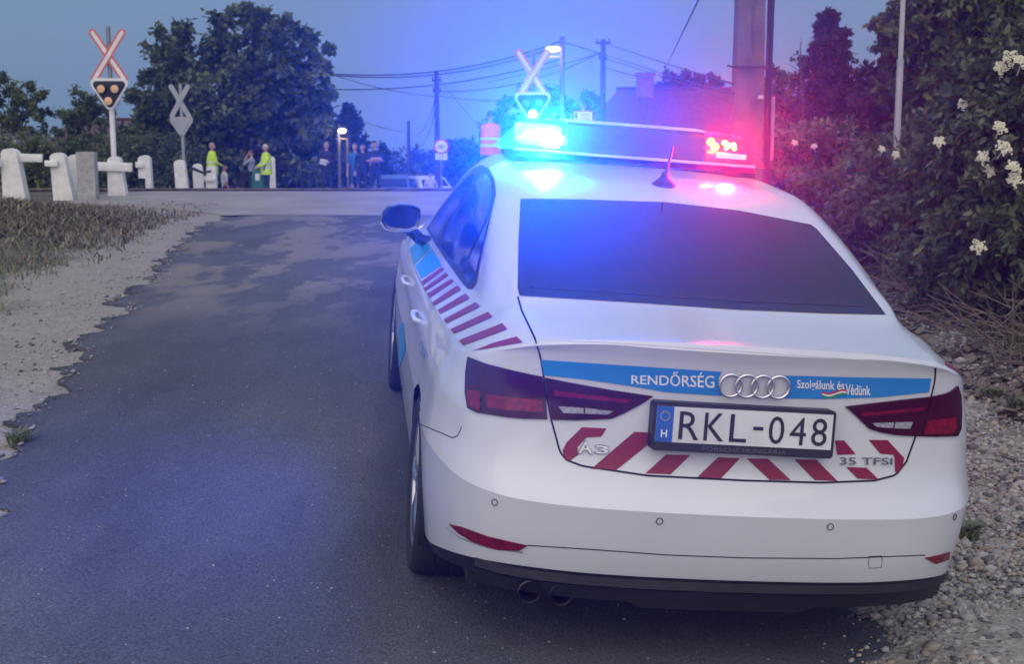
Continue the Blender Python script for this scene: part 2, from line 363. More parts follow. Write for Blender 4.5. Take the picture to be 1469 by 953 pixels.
for s in range(ns):
    a, b = BASE[max(s-1,0)], BASE[min(s+1,ns-1)]; t = b - a
    if s == 0: t = np.array([1., 0])
    if s == ns-1: t = np.array([-1., 0])
    inn = np.array([-t[1], t[0]]) / np.linalg.norm(t)
    for l in range(9):
        p = BASE[s] * (1 - WL[l]) + A[s, :2] * WL[l] + inn * (EL_[l] * rearw[s] + INS[l] * (1 - rearw[s]))
        zc = ZC[l]
        if s > 18: zc = ZF[l]
        zs = ZS[l] if ZS[l] is not None else A[s, 2] - .012
        r = rearw[s]
        z = ZR[l] * r + (1 - r) * (sidew[s] * zs + (1 - sidew[s]) * zc)
        z = min(z, A[s, 2] - .012 * (9 - l) ** .5) if l > 3 else z
        ctrl[s, l] = (*p, z)
    ctrl[s, 9] = A[s]
loop = np.concatenate([ctrl, ctrl[1:-1][::-1] * np.array([-1, 1, 1])])   # 52 stations, closed
def hermite(C, sub, closed=False, crease=()):
    C = np.asarray(C); n = len(C)
    d = np.linalg.norm(np.diff(np.concatenate([C, C[:1]]) if closed else C, axis=0), axis=-1)
    d = d.reshape(d.shape[0], -1).mean(1) + 1e-6
    outp = []; segs = n if closed else n - 1
    sl = [(C[(i+1) % n] - C[i]) / d[i] for i in range(segs)]
    def tan(i, sd):
        if closed: a, b, da, db = sl[i-1], sl[i % n], d[i-1], d[i % n]
        elif i == 0: return sl[0]
        elif i == n-1: return sl[-1]
        else: a, b, da, db = sl[i-1], sl[i], d[i-1], d[i]
        if i in crease: return a if sd < 0 else b
        return (a * db + b * da) / (da + db)
    for i in range(segs):
        m0, m1 = tan(i, 1), tan((i+1) % n if closed else i+1, -1); p0, p1 = C[i], C[(i+1) % n]
        for k in range(sub):
            t = k / sub; h = d[i]
            outp.append((2*t**3-3*t**2+1)*p0 + (t**3-2*t**2+t)*h*m0 + (-2*t**3+3*t**2)*p1 + (t**3-t**2)*h*m1)
    if not closed: outp.append(C[-1])
    return np.array(outp)
SU, SL = 8, 5
low = hermite(loop, SU, True)                                             # (416, 10, 3)
low = hermite(low.transpose(1, 0, 2), SL, False, (1, 3, 8)).transpose(1, 0, 2)  # (416, 46, 3)
topc = np.concatenate([J, J[:, :-1][:, ::-1] * np.array([-1, 1, 1])], 1)   # (15, 13, 3)
top = hermite(topc, SU, False, ())
top = hermite(top.transpose(1, 0, 2), SU, False, ()).transpose(1, 0, 2)     # (113, 97, 3)
nl = low.shape[0]; L9 = low[:, -1]
nJ = 14 * SU
for j in range(nJ + 1):
    top[j, 0] = L9[6 * SU + j]; top[j, -1] = L9[(-(6 * SU + j)) % nl]
for k in range(6 * SU + 1):
    top[0, k] = L9[6 * SU - k]; top[0, -1 - k] = L9[(-(6 * SU - k)) % nl]
    top[-1, k] = L9[20 * SU + k]; top[-1, -1 - k] = L9[(-(20 * SU + k)) % nl]
def grid_faces(a, b, closed, off=0, flip=False):
    F = []
    for i in range(a if closed else a - 1):
        for j in range(b - 1):
            f = (off + i*b + j, off + ((i+1) % a)*b + j, off + ((i+1) % a)*b + j + 1, off + i*b + j + 1); F.append(f[::-1] if flip else f)
    return F
FL = grid_faces(nl, low.shape[1], True); VL = low.reshape(-1, 3)
FT = grid_faces(top.shape[0], top.shape[1], False, len(VL), True); VT = top.reshape(-1, 3)
VB = np.concatenate([VL, VT]); FB = FL + FT
BODY = BVHTree.FromPolygons([Vector(v) for v in VB], FB)
car = thing('police_car', 'white police sedan with blue band and red chevrons, roof lights flashing', 'police car')
car.matrix_world = CARM; car.empty_display_size = .5
AX = [(.94, .318), (3.577, .318)]; AR = .352
def body_mesh():
    V = VB.copy(); cen = np.array([V[list(f)].mean(0) for f in FB])
    kill = np.zeros(len(FB), bool)
    for ay, az in AX: kill |= (np.hypot(cen[:, 1] - ay, cen[:, 2] - az) < AR) & (np.abs(cen[:, 0]) > .6)
    kv = set(); kept = []
    for f, k in zip(FB, kill):
        if k: kv.update(f)
        else: kept.append(f)
    used = {i for f in kept for i in f} & kv
    for i in used:
        ay, az = min(AX, key=lambda a: abs(V[i][1] - a[0])); d = V[i][1:] - (ay, az); V[i][1:] = (ay, az) + d / np.linalg.norm(d) * AR
    mi = []
    nlv = low.shape[1]
    for f in kept:
        lev = max(i % nlv for i in f) if max(f) < len(VL) else 99
        mi.append(1 if lev <= SL else 0)
    bm = bmesh.new(); vs = [bm.verts.new(v) for v in V]
    for f, m_ in zip(kept, mi):
        try: fc = bm.faces.new([vs[i] for i in f]); fc.material_index = m_; fc.smooth = True
        except ValueError: pass
    bmesh.ops.remove_doubles(bm, verts=bm.verts[:], dist=.0008)
    bmesh.ops.delete(bm, geom=[v for v in bm.verts if not v.link_faces], context='VERTS')
    bmesh.ops.recalc_face_normals(bm, faces=bm.faces[:])
    me = bpy.data.meshes.new('body'); bm.to_mesh(me); bm.free(); me.materials.append(paint); me.materials.append(blackpl)
    me.set_sharp_from_angle(angle=R(12))
    o = bpy.data.objects.new('body', me); COL.objects.link(o); o.parent = car; return o
body = body_mesh()

def cray(u, v):
    o = CARI @ Vector(CAM); d = (CARI.to_3x3() @ Vector(pdir(u, v))).normalized(); return o, d
def cast(u, v, off=.003, bvh=None):
    o, d = cray(u, v); h = (bvh or BODY).ray_cast(o, d)
    if h[0] is None:
        for k in range(1, 40):
            for du, dv in ((k, 0), (-k, 0), (0, k), (0, -k)):
                o, d = cray(u + du, v + dv); h = (bvh or BODY).ray_cast(o, d)
                if h[0] is not None: break
            if h[0] is not None: break
    n = h[1].normalized()
    if n.dot(d) > 0: n = -n
    return h[0] + n * off, n
def carpx(u, v, y):                  # car-space point on the sight line at car y
    o, d = cray(u, v); return o + d * ((y - o.y) / d.y)
def bisected(poly, step):
    bm = bmesh.new(); bm.faces.new([bm.verts.new((x, y, 0)) for x, y in poly])
    xs = [p[0] for p in poly]; ys = [p[1] for p in poly]
    for ax, lo, hi in ((0, min(xs), max(xs)), (1, min(ys), max(ys))):
        q = lo + step
        while q < hi:
            co = (q, 0, 0) if ax == 0 else (0, q, 0); no = (1, 0, 0) if ax == 0 else (0, 1, 0)
            bmesh.ops.bisect_plane(bm, geom=bm.verts[:] + bm.edges[:] + bm.faces[:], plane_co=co, plane_no=no); q += step
    bm.verts.index_update(); V = [(v.co.x, v.co.y) for v in bm.verts]; F = [[v.index for v in f.verts] for f in bm.faces]
    B = [(e.verts[0].index, e.verts[1].index) for e in bm.edges if len(e.link_faces) == 1]; bm.free()
    return V, F, B
def smooth_poly(P, it=1):
    for _ in range(it):
        Q = []
        for i in range(len(P)):
            a, b = P[i], P[(i+1) % len(P)]; Q += [(a[0]*.8+b[0]*.2, a[1]*.8+b[1]*.2), (a[0]*.2+b[0]*.8, a[1]*.2+b[1]*.8)]
        P = Q
    return P
def decal(name, poly, mat, off=.003, step=8, parent=None, wall=0., mirror=False, rnd=0):
    if rnd: poly = smooth_poly(poly, rnd)
    V, F, B = bisected(poly, step); P = []; Nn = []
    for u, v in V:
        p, n = cast(u, v, 0); P.append(p); Nn.append(n)
    Q = [p + n * off for p, n in zip(P, Nn)]
    if wall:
        b = len(Q); Q += [p - n * wall for p, n in zip(P, Nn)]; F = F + [(i, j, j + b, i + b) for i, j in B]
    if mirror: Q = [Vector((-p.x, p.y, p.z)) for p in Q]
    return mesh_obj(name, Q, F, mat, parent or car, True, None, 40)
def seam(name, P, mat=gapm, wpx=None, rad=.0022, parent=None, off=.0):
    P = resample(P, max(6, int(sum(math.dist(P[i], P[i+1]) for i in range(len(P)-1)) / 7)))
    mb = MB(); mb.tube([cast(u, v, off)[0] for u, v in P], rad, 5); return mb.obj(name, mat, parent or car)
def text_decal(name, txt, quad, mat, off=.004, bold=0., parent=None, spacing=1., depth=0.):
    V, F = text_geo(txt, bold, spacing); (x0,y0),(x1,y1),(x2,y2),(x3,y3) = quad   # BL, BR, TR, TL
    Q = []
    for s, t, _ in V:
        u = (x0*(1-s)+x1*s)*(1-t) + (x3*(1-s)+x2*s)*t; v = (y0*(1-s)+y1*s)*(1-t) + (y3*(1-s)+y2*s)*t
        Q.append(cast(u, v, off)[0])
    return mesh_obj(name, Q, F, mat, parent or car, False)
def zz(pts, ox, oy, s): return [(ox + x / s, oy + y / s) for x, y in pts]

# windows
rw = decal('rear_window', [(747,286),(830,287),(955,291),(1060,303),(1163,323),(1172,330),(1222,388),(1270,452),(1180,450),(1060,445),(900,434),(800,428),(746,425),(743,415),(744,350)], glassm, .003, 10)
seam('defroster_line', [(760,413),(900,423),(1060,434),(1240,441)], M('defroster', (.03,.03,.06), .4), rad=.0012, parent=rw, off=.004)
sz = lambda P: zz(P, 540, 230, 3.177)
frame_px = sz([(228,312),(300,205),(380,98),(440,38),(480,22),(515,38),(538,85),(546,150),(522,262),(490,385),(458,560),(440,588),(418,588),(395,565),(300,430)])
paneA = sz([(240,306),(305,212),(385,115),(445,55),(472,48),(400,165),(335,285),(292,385)])
paneB = sz([(298,398),(345,300),(410,178),(488,62),(512,72),(530,110),(535,150),(515,248),(440,405),(388,500)])
paneC = sz([(398,512),(445,420),(518,268),(495,375),(452,530),(425,560)])
sidepanes = []
for mir in (False, True):
    wf = decal('side_window_frame', frame_px, blackpl, .002, 8, mirror=mir)
    for pn in (paneA, paneB, paneC): decal('window_pane', pn, glassm, .006, 8, parent=wf, mirror=mir)
# windscreen, from the top grid
def grid_patch(name, j0, j1, k0, k1, mat, off):
    V = []; P = top
    for j in range(j0, j1 + 1):
        for k in range(k0, k1 + 1):
            p = Vector(P[j, k]); a = Vector(P[min(j+1, nJ), k] - P[max(j-1, 0), k]); b = Vector(P[j, min(k+1, 96)] - P[j, max(k-1, 0)])
            n = b.cross(a).normalized(); n = -n if n.z < 0 else n; V.append(p + n * off)
    return mesh_obj(name, V, grid_faces(j1-j0+1, k1-k0+1, False), mat, car, True)
grid_patch('windscreen', 9*SU+2, 11*SU-2, 3*SU, 9*SU, glassm, .004)
seam('boot_gap', [(743,426),(748,445),(768,487),(776,515),(783,560),(790,600),(797,625),(803,648),(812,660),(835,669),(930,683),(1070,690),(1180,693),(1255,690),(1285,682),(1300,663),(1313,627),(1325,595),(1336,568),(1341,545),(1342,528)], rad=.0032)
seam('bumper_seam', [(757,783),(850,789),(960,797),(1070,801),(1200,802),(1327,797)], rad=.0018)
seam('bumper_seam', [(598,607),(625,618),(650,629),(658,625),(662,612)], rad=.0018)
seam('boot_crease', [(772,488),(860,491),(1000,500),(1200,514),(1320,524)], M('boot_crease_line', (.5,.5,.52), .4), rad=.001)

# livery
bluefilm = M('blue_reflective_film', (.02, .22, .62), .35, 0, (.02, .25, .66), 300)
tealfilm = M('teal_reflective_film', (.02, .33, .62), .35, 0, (.02, .30, .58), 100)
redfilm = M('dark_red_reflective_film', (.20, .006, .030), .4, 0, (.25, .010, .038), 250)
whitefilm = M('white_lettering', (.85, .85, .86), .5)
q8 = lambda P: zz(P, 760, 480, 2.269)
bandL = decal('blue_band', q8([(38,82),(200,93),(400,106),(625,121),(614,140),(612,162),(618,185),(628,200),(520,193),(440,187),(330,168),(180,146),(42,132)]), bluefilm, .0025)
bandR = decal('blue_band', q8([(832,133),(1080,139),(1306,143),(1302,165),(1298,188),(1130,205),(950,210),(828,208),(838,190),(840,160)]), bluefilm, .0025)
text_decal('lettering', 'RENDŐRSÉG', q8([(330,160),(600,174),(600,118),(330,122)]), whitefilm, .004, .012, bandL)
text_decal('lettering', 'Szolgálunk és', q8([(868,182),(1022,190),(1022,150),(868,146)]), whitefilm, .004, .018, bandR)
text_decal('lettering', 'Védünk', q8([(1026,196),(1107,198),(1107,166),(1026,160)]), whitefilm, .004, .018, bandR)
for c_, dy in (((.6,.02,.03), 0), ((.8,.8,.8), 6), ((.02,.3,.08), 12)):
    fl = [(948+t*80, 183+dy+6*math.sin(t*5.5)) for t in np.linspace(0,1,12)]
    decal('flag_stripe', q8(fl + [(x+2, y+6.2) for x, y in fl[::-1]]), M('flag_%d' % dy, c_, .5), .004, 6, bandR)
for P in ([(107,378),(120,352),(170,302),(250,306),(232,333),(185,335),(155,368),(158,392),(127,414),(112,405)], [(340,317),(383,319),(380,362),(280,443),(200,438)],
          [(443,391),(522,393),(458,456),(376,453)], [(612,400),(684,403),(622,469),(545,465)], [(705,404),(775,405),(849,475),(780,474)], [(860,407),(932,408),(1001,478),(927,475)],
          [(993,345),(1022,345),(1060,390),(1000,392)], [(1029,432),(1095,434),(1135,473),(1067,470)], [(1102,343),(1163,344),(1217,402),(1212,430),(1198,452),(1188,448),(1186,402),(1183,392),(1140,388)]):
    decal('red_chevron', q8(P), redfilm, .0025)
for P in ([(300,488),(312,497),(215,570),(205,555)], [(318,512),(330,525),(225,598),(217,585)], [(343,541),(354,553),(245,628),(232,610)], [(370,572),(387,590),(265,664),(252,652)],
          [(408,608),(426,630),(292,701),(280,685)], [(455,648),(474,668),(320,745),(307,728)], [(510,693),(531,715),(354,792),(338,773)], [(575,745),(598,772),(397,845),(378,823)], [(540,833),(640,806),(668,832),(560,850),(435,872)]):
    for mir in (False, True): decal('red_side_stripe', sz(P), redfilm, .0025, 5, mirror=mir)
for P in ([(152,405),(213,345),(250,400),(172,475)], [(255,404),(300,478),(205,540),(178,482)]):
    for mir in (False, True): decal('teal_door_band', sz(P), tealfilm, .0025, 5, mirror=mir)
for mir in (False, True): decal('teal_door_panel', [(573,468),(579,462),(582,500),(579,512),(573,527)], tealfilm, .0025, 5, mirror=mir)
for P in ([(605,489),(608,497),(606,503),(610,508),(609,513)], [(603,505),(607,509),(611,516)], [(609,500),(612,507),(613,512)]): seam('side_script', P, M('side_script_ink', (.05,.1,.35), .5), rad=.0022)
# rings, badges
mb = MB()
for i in range(4):
    c, n = cast(1047 + i * 22.7, 551.5 + i * .9, .012); rr = 16.2 / 494
    mb.add(*(lambda T: (T.V, T.F))(MB().lathe([(rr + .0042 * math.cos(a), .0042 * math.sin(a)) for a in np.linspace(0, 2*math.pi, 8, endpoint=False)], 36, c, 'y', True)))
mb.obj('ring_emblem', chrome, car, sharp=80)
badge1 = M('silver_badge', (.85,.85,.85), .25, .6); bsh = M('badge_shadow_tone', (.10,.10,.11), .4)
for tx_, qd_ in (('A', [(154,389),(205,391),(197,344),(168,344)]), ('3', [(210,389),(258,391),(258,360),(211,358)])): text_decal('badge_shadow', tx_, q8(qd_), bsh, .006, .035)  # larger dark copy paints the shadowed edges of the letters
text_decal('boot_badge', 'A', q8([(158,386),(203,388),(196,346),(170,346)]), badge1, .009, .01)
text_decal('boot_badge', '3', q8([(213,386),(256,388),(256,362),(213,360)]), badge1, .009, .01)
badge2 = M('grey_badge', (.35,.36,.38), .25, .9)
text_decal('boot_badge', '35 TFSI', q8([(1006,424),(1176,424),(1176,401),(1006,399)]), badge2, .008, .012)

# number plate and frame
def plate():
    TL, TR, BR, BL = [carpx(u, v, y) for u, v, y in ((936,576,.048),(1197,590,.048),(1196,656,.032),(932,646,.032))]
    ex = (TR - TL).normalized(); W_ = (TR - TL).length; up = (TL - BL); H_ = up.length; ez = (up - ex * up.dot(ex)).normalized(); nrm = ex.cross(ez).normalized()
    O = (TL + TR + BR + BL) / 4
    def rr(w, h, r, n=5):
        P = []
        for cx, cy, a0 in ((w/2-r, h/2-r, 0), (-w/2+r, h/2-r, 90), (-w/2+r, -h/2+r, 180), (w/2-r, -h/2+r, 270)):
            P += [(cx + r*math.cos(R(a0+90*k/n)), cy + r*math.sin(R(a0+90*k/n))) for k in range(n+1)]
        return P
    p = MB().prism(rr(W_, H_, .012), O - nrm * .0, ex, ez, nrm * -.04).prism(rr(W_, H_, .012), O, ex, ez, nrm * .010).obj('number_plate', blackpl, car)
    def face(name, x0, y0, x1, y1, mat, d): return MB().prism([(x0,y0),(x1,y0),(x1,y1),(x0,y1)], O + nrm * d, ex, ez, nrm * .0015).obj(name, mat, p)
    pw, ph = W_ - .018, H_ - .038; yb = -H_/2 + .026
    face('plate_face', -pw/2, yb, pw/2, yb + ph, M('plate_white', (.72,.72,.72), .45), .0105)
    face('euro_strip', -pw/2, yb, -pw/2 + .05, yb + ph, M('plate_blue', (.02,.12,.5), .45), .0125)
    def t(txt, x0, y0, x1, y1, mat, d=.0142, bold=.0, name='lettering'):
        V, F = text_geo(txt, bold); mesh_obj(name, [O + nrm*d + ex*(x0+(x1-x0)*a) + ez*(y0+(y1-y0)*b) for a, b, _ in V], F, mat, p, False)
    ink = M('plate_ink', (.015,.015,.02), .5); cx0 = -pw/2 + .068
    spans = [('R', 0, .056), ('K', .070, .126), ('L', .142, .190), ('-', .208, .236), ('0', .252, .296), ('4', .312, .358), ('8', .374, .418)]
    sc_ = (pw/2 - .016 - cx0) / .418
    for ch, a, b in spans:
        lo, hi = (yb + .010, yb + ph - .012) if ch != '-' else (yb + ph*.46, yb + ph*.56)
        t(ch, cx0 + a*sc_, lo, cx0 + b*sc_, hi, ink, bold=.0)
    t('H', -pw/2 + .016, yb + .014, -pw/2 + .034, yb + .036, whitefilm, .0148, .02)
    t('PORSCHE HUNGARIA', -.12, -H_/2 + .006, .13, -H_/2 + .018, M('frame_lettering', (.12,.12,.13), .5), .0112)
    mb = MB()
    for k in range(12):
        a = 2*math.pi*k/12; c = O + nrm*.0145 + ex*(-pw/2 + .025 + .013*math.cos(a)) + ez*(yb + ph - .028 + .013*math.sin(a)); mb.ball(c, .002, 4)
    mb.obj('star_ring', M('plate_stars', (.7,.55,.1), .5), p)
plate()

# tail lamps
lampm = M('tail_lamp_lens', (.055, .002, .010), .10, 0, (.035, .002, .008), 8)
lampred = M('tail_lamp_red', (.25, .006, .022), .15, 0, (.12, .004, .014), 60)
clearl = M('reversing_lens', (.42, .42, .45), .2, 0, (.25, .25, .28), 120, coat=1)
t7 = lambda P: zz(P, 560, 480, 2.3825); t5 = lambda P: zz(P, 1180, 380, 2.979)
lampdk = M('tail_lamp_dark', (.035,.003,.008), .15, coat=1)
a_ = decal('tail_light', t7([(270,77),(330,100),(430,125),(520,144),(533,215),(537,290),(460,288),(400,283),(300,268),(268,252),(260,200),(262,130)]), lampm, .007, 7, wall=.004)
decal('lamp_chamber', t7([(330,205),(420,215),(520,225),(525,265),(430,262),(335,250)]), lampred, .009, 7, a_); decal('lamp_chamber', t7([(268,190),(312,198),(312,262),(272,245)]), lampred, .009, 7, a_)
b_ = decal('tail_light', t7([(530,147),(620,165),(760,190),(897,210),(860,235),(800,268),(755,288),(640,293),(548,291),(540,215)]), lampm, .007, 7, wall=.004)
decal('reversing_light', t7([(575,245),(660,250),(662,270),(592,268)]), clearl, .009, 7, b_); decal('reversing_light', t7([(666,250),(760,262),(742,273),(666,270)]), clearl, .009, 7, b_)
decal('lamp_chamber', t7([(560,190),(700,207),(820,222),(810,232),(690,222),(562,208)]), lampred, .009, 7, b_)
c_ = decal('tail_light', t5([(95,605),(200,592),(330,577),(458,563),(442,620),(425,680),(403,733),(310,728),(240,715),(195,700),(150,655)]), lampm, .007, 7, wall=.004)
decal('reversing_light', t5([(205,675),(298,672),(293,697),(225,692)]), clearl, .009, 7, c_); decal('reversing_light', t5([(304,672),(378,670),(366,700),(300,698)]), clearl, .009, 7, c_)
decal('lamp_chamber', t5([(150,632),(290,620),(430,605),(425,622),(290,634),(165,645)]), lampred, .009, 7, c_)
d_ = decal('tail_light', t5([(463,562),(520,550),(545,540),(572,518),(585,560),(588,620),(586,700),(572,732),(480,735),(410,733),(430,680),(448,620)]), lampm, .007, 7, wall=.004)
decal('lamp_chamber', t5([(438,668),(560,650),(562,700),(545,722),(425,722)]), lampred, .009, 7, d_)
for P in ([(645,752),(662,756),(700,770),(757,783),(745,790),(715,789),(680,778),(658,765)], [(1326,801),(1345,797),(1362,792),(1360,803),(1342,809)]):
    decal('bumper_reflector', P, lampred, .004, 6, wall=.003)
seam('reflector_groove', [(641,757),(660,772),(700,786),(750,793)], M('groove_shade', (.3,.3,.31), .5), rad=.003)
for u, v in ((710,721),(946,748),(1191,756),(1369,742)):
    c, n = cast(u, v, .0); mb = MB(); T = [c + n*.002 + (n.cross(Vector((0,0,1))).normalized()*math.cos(a) + Vector((0,0,1))*math.sin(a))*.0095 for a in np.linspace(0, 2*math.pi, 25)]
    mb.tube(T, .0012, 5, False); mb.obj('parking_sensor', gapm, car)
seam('tow_cover', [(1247,799),(1265,798),(1266,803),(1264,815),(1247,816),(1245,812),(1247,799)], rad=.0011)
# diffuser, exhausts
mb = MB()
diff = []
for x in np.linspace(-.74, .74, 40):
    r_ = abs(x)
    yb_ = np.interp(r_, BASE[:9, 0], BASE[:9, 1]); diff.append((x, yb_ + .05))
V = []; F = []
for i, (x, y) in enumerate(diff):
    zt = .345; V += [(x, y - .018, zt), (x, y - .022, .318), (x, y + .0, .305), (x, y + .012, .262 if abs(x) > .25 else .245), (x*.96, y + .09, .235), (x*.95, y + .35, .22)]
F = grid_faces(len(diff), 6, False)
mesh_obj('diffuser', V, F, blackpl, car, True, None, 30)
exm = M('exhaust_steel', (.06,.055,.055), .45, .8, (.03,.03,.03), 20)
for u, v in ((760,850),(805,854)):
    c = carpx(u, v, .09); mb = MB(); mb.lathe([(.036,.16),(.037,0),(.033,-.004),(.030,.0),(.029,.15)], 24, c, 'y'); mb.obj('exhaust_tip', [exm, blackpl][0], car)
# underbody, wheel housings
mb = MB(); mb.box((0, 2.2, .30), (1.5, 3.9, .14)); mb.box((0, 2.25, .45), (1.66, 1.9, .3))
for ay, az in AX:
    for sx in (-1, 1):
        Vv = []; 
        for i in range(25):
            a = math.pi * (i / 24) * 1.2 - .1 * math.pi
            for xx in (.88, .58): Vv.append((sx * xx, ay + (AR - .004) * math.cos(a), az + (AR - .004) * math.sin(a)))
        mb.add(Vv, grid_faces(25, 2, False)); mb.lathe([(.001, 0), (AR, 0)], 24, (sx * .58, ay, az), 'x')
mb.obj('underbody', blackpl, car, False)
# wheels
tyrem = M('tyre_rubber', (.016,.016,.017), .8, 0, (.028,.027,.026), 40, bump=.3, bscale=120)
rimm = M('alloy_rim', (.45,.46,.48), .3, .9, (.4,.4,.42))
def wheel(ay, sx, steer=0.):
    w_ = bpy.data.objects.new('wheel', None); COL.objects.link(w_); w_.parent = car; w_.location = (sx * .785, ay, .318); w_.rotation_euler = (0, 0, steer)
    h = .1025; prof = [(.218,-h+.01),(.235,-h),(.29,-h-.004),(.308,-h+.008),(.317,-h+.03),(.318,-.03),(.314,-.028),(.314,-.022),(.318,-.02),(.318,.02),(.314,.022),(.314,.028),(.318,.03),(.317,h-.03),(.308,h-.008),(.29,h+.004),(.235,h),(.218,h-.01)]
    MB().lathe(prof, 48, (0,0,0), 'x', True).obj('tyre', tyrem, w_)
    mb = MB(); mb.lathe([(.219, sx*.09),(.222, sx*.096),(.212, sx*.092),(.205, sx*.06),(.20, -sx*.08),(.218,-sx*.09)], 40, (0,0,0), 'x', True)
    for k in range(5):
        for dd in (-.09, .09):
            a = 2*math.pi*k/5; a2 = a + dd*1.6; a1 = a + dd*.6
            mb.tube([(sx*.075, .03*math.cos(a1), .03*math.sin(a1)), (sx*.088, .12*math.cos((a1+a2)/2), .12*math.sin((a1+a2)/2)), (sx*.082, .208*math.cos(a2), .208*math.sin(a2))], [.018,.014,.013], 6)
    mb.lathe([(.055, sx*.06),(.052, sx*.09),(.03, sx*.094),(.001, sx*.094)], 20, (0,0,0), 'x'); mb.obj('rim', rimm, w_)
    MB().lathe([(.14, -.01),(.14, .012),(.001,.012)], 24, (sx*.02,0,0), 'x').obj('brake_disc', rimm, w_)
for ay, _ in AX:
    for sx in (-1, 1): wheel(ay, sx)
# mirrors, handles, antenna
def mirror(sx):
    V = []; F = []; cx, cy, cz = -.912, 2.70, 1.048
    prof = [(-.09, .2), (-.075,.72), (-.03,.97), (.02,.98), (.06,.8), (.085,.3)]   # y offsets (rear flat, front rounded), scale
    sh = [(.078,.052),(.083,.015),(.075,-.035),(.03,-.052),(-.04,-.058),(-.078,-.05),(-.098,-.02),(-.095,.02),(-.07,.05),(-.02,.066),(.04,.066)]
    mb = MB(); n = len(sh)
    ys = [(-.045,.93),(-.05,1.0),(0,1.02),(.05,.85),(.085,.45),(.09,.05)]
    Vv = [(cx + x*s, cy + y, cz + z*s) for y, s in ys for x, z in sh]
    Ff = grid_faces(len(ys), n, False); Ff += [(i*n + n-1, (i+1)*n + n-1, (i+1)*n, i*n) for i in range(len(ys)-1)]; Ff.append(tuple(range(n)))
    mb.add(Vv, Ff); mb.tube([(cx+.03, cy+.02, cz-.045), (cx+.09, cy+.03, cz-.10), (cx+.135, cy+.04, cz-.115)], [.03,.028,.032], 8)
    mb.V = [(v[0]*-sx, v[1], v[2]) for v in mb.V]
    m_ = mb.obj('wing_mirror', M('gloss_black', (.01,.01,.012), .2, coat=1), car, sharp=50)
    g = MB().add([((cx + x*.8)*-sx, cy - .047, cz + z*.8 + .003) for x, z in sh], [tuple(range(n))]).obj('mirror_glass', M('mirror_glass', (.04,.04,.05), .03, 1), m_)
    MB().tube([((cx + x*.99)*-sx, cy - .040, cz + z*.99 + .00) for x, z in ((.07,-.037),(.03,-.053),(-.04,-.059),(-.078,-.051),(-.1,-.02))], .008, 6).obj('mirror_trim', paint, m_)
for sx in (1, -1): mirror(sx)
for u, v in ((585,403),(601,455)):
    c, n = cast(u, v, .0)
    for s_ in (1, -1):
        mb = MB(); P = [Vector((c.x + .004, c.y - .10, c.z)), Vector((c.x - .020, c.y - .075, c.z + .004)), Vector((c.x - .026, c.y, c.z + .006)), Vector((c.x - .020, c.y + .08, c.z + .004)), Vector((c.x + .006, c.y + .11, c.z))]
        mb.tube([Vector((p.x * s_, p.y, p.z)) for p in P], [.007,.009,.010,.009,.007], 8); mb.obj('door_handle', paint, car)
mb = MB(); mb.lathe([(.048,-.012),(.047,.002),(.036,.012),(.016,.03),(.009,.05)], 20, (0, 1.36, 1.396)); mb.tube([(0,1.36,1.415),(0,1.33,1.46),(0,1.275,1.548)], [.011,.006,.003], 8)
mb.obj('antenna', blackpl, car)
# ------------------------------------------------------------------ light bar
housing = M('lightbar_housing', (.015,.016,.02), .35, coat=.3)
alu = M('lightbar_trim', (.55,.56,.58), .35, .3)
def lens_mat(name, col, a, em):
    m, n, b = node_mat(name); b.inputs['Base Color'].default_value = (*col, 1); b.inputs['Roughness'].default_value = .12; b.inputs['Alpha'].default_value = a
    b.inputs['Coat Weight'].default_value = 1; b.inputs['Emission Color'].default_value = (*col, 1); b.inputs['Emission Strength'].default_value = em; return m
blens = lens_mat('blue_lens', (.02,.45,.95), .35, 1.6); rlens = lens_mat('red_lens', (.85,.004,.006), .6, 1.5)
def bar_section(x, top_, bot, yr0, yr1): return [(x, yr0, bot), (x, yr0 - .0, bot + .02), (x, yr0 + .03, top_ - .012), (x, yr0 + .06, top_), (x, yr1 - .06, top_), (x, yr1 - .03, top_ - .012), (x, yr1, bot + .02), (x, yr1, bot)]
def loft(secs):
    V = [p for s in secs for p in s]; n = len(secs[0]); F = []
    for i in range(len(secs)-1):
        for k in range(n): F.append((i*n+k, i*n+(k+1) % n, (i+1)*n+(k+1) % n, (i+1)*n+k))
    F.append(tuple(range(n))[::-1]); F.append(tuple(range((len(secs)-1)*n, len(secs)*n))); return V, F
lb = bpy.data.objects.new('light_bar', None); COL.objects.link(lb); lb.parent = car
Y0, Y1, ZB, ZT = 1.90, 2.19, 1.452, 1.580
MB().add(*loft([bar_section(x, ZT, ZB, Y0, Y1) for x in (-.29, .29)])).obj('centre_housing', housing, lb, sharp=30)
MB().box((0, (Y0+Y1)/2, ZT + .003), (.60, .17, .008), bev=.003).obj('top_plate', M('lightbar_top', (.62,.63,.65), .4), lb)
MB().add(*loft([[(x*1.0, y, z) for x, y, z in bar_section(sx*(.52 if abs(sx) else 0), ZB - .002, ZB - .045, Y0 + .015, Y1 - .015)] for sx in (-1, 1)])).obj('base_tray', housing, lb, sharp=30)
MB().box((0, Y0 - .006, ZB + .004), (1.02, .012, .012), bev=.003).obj('trim_strip', alu, lb)
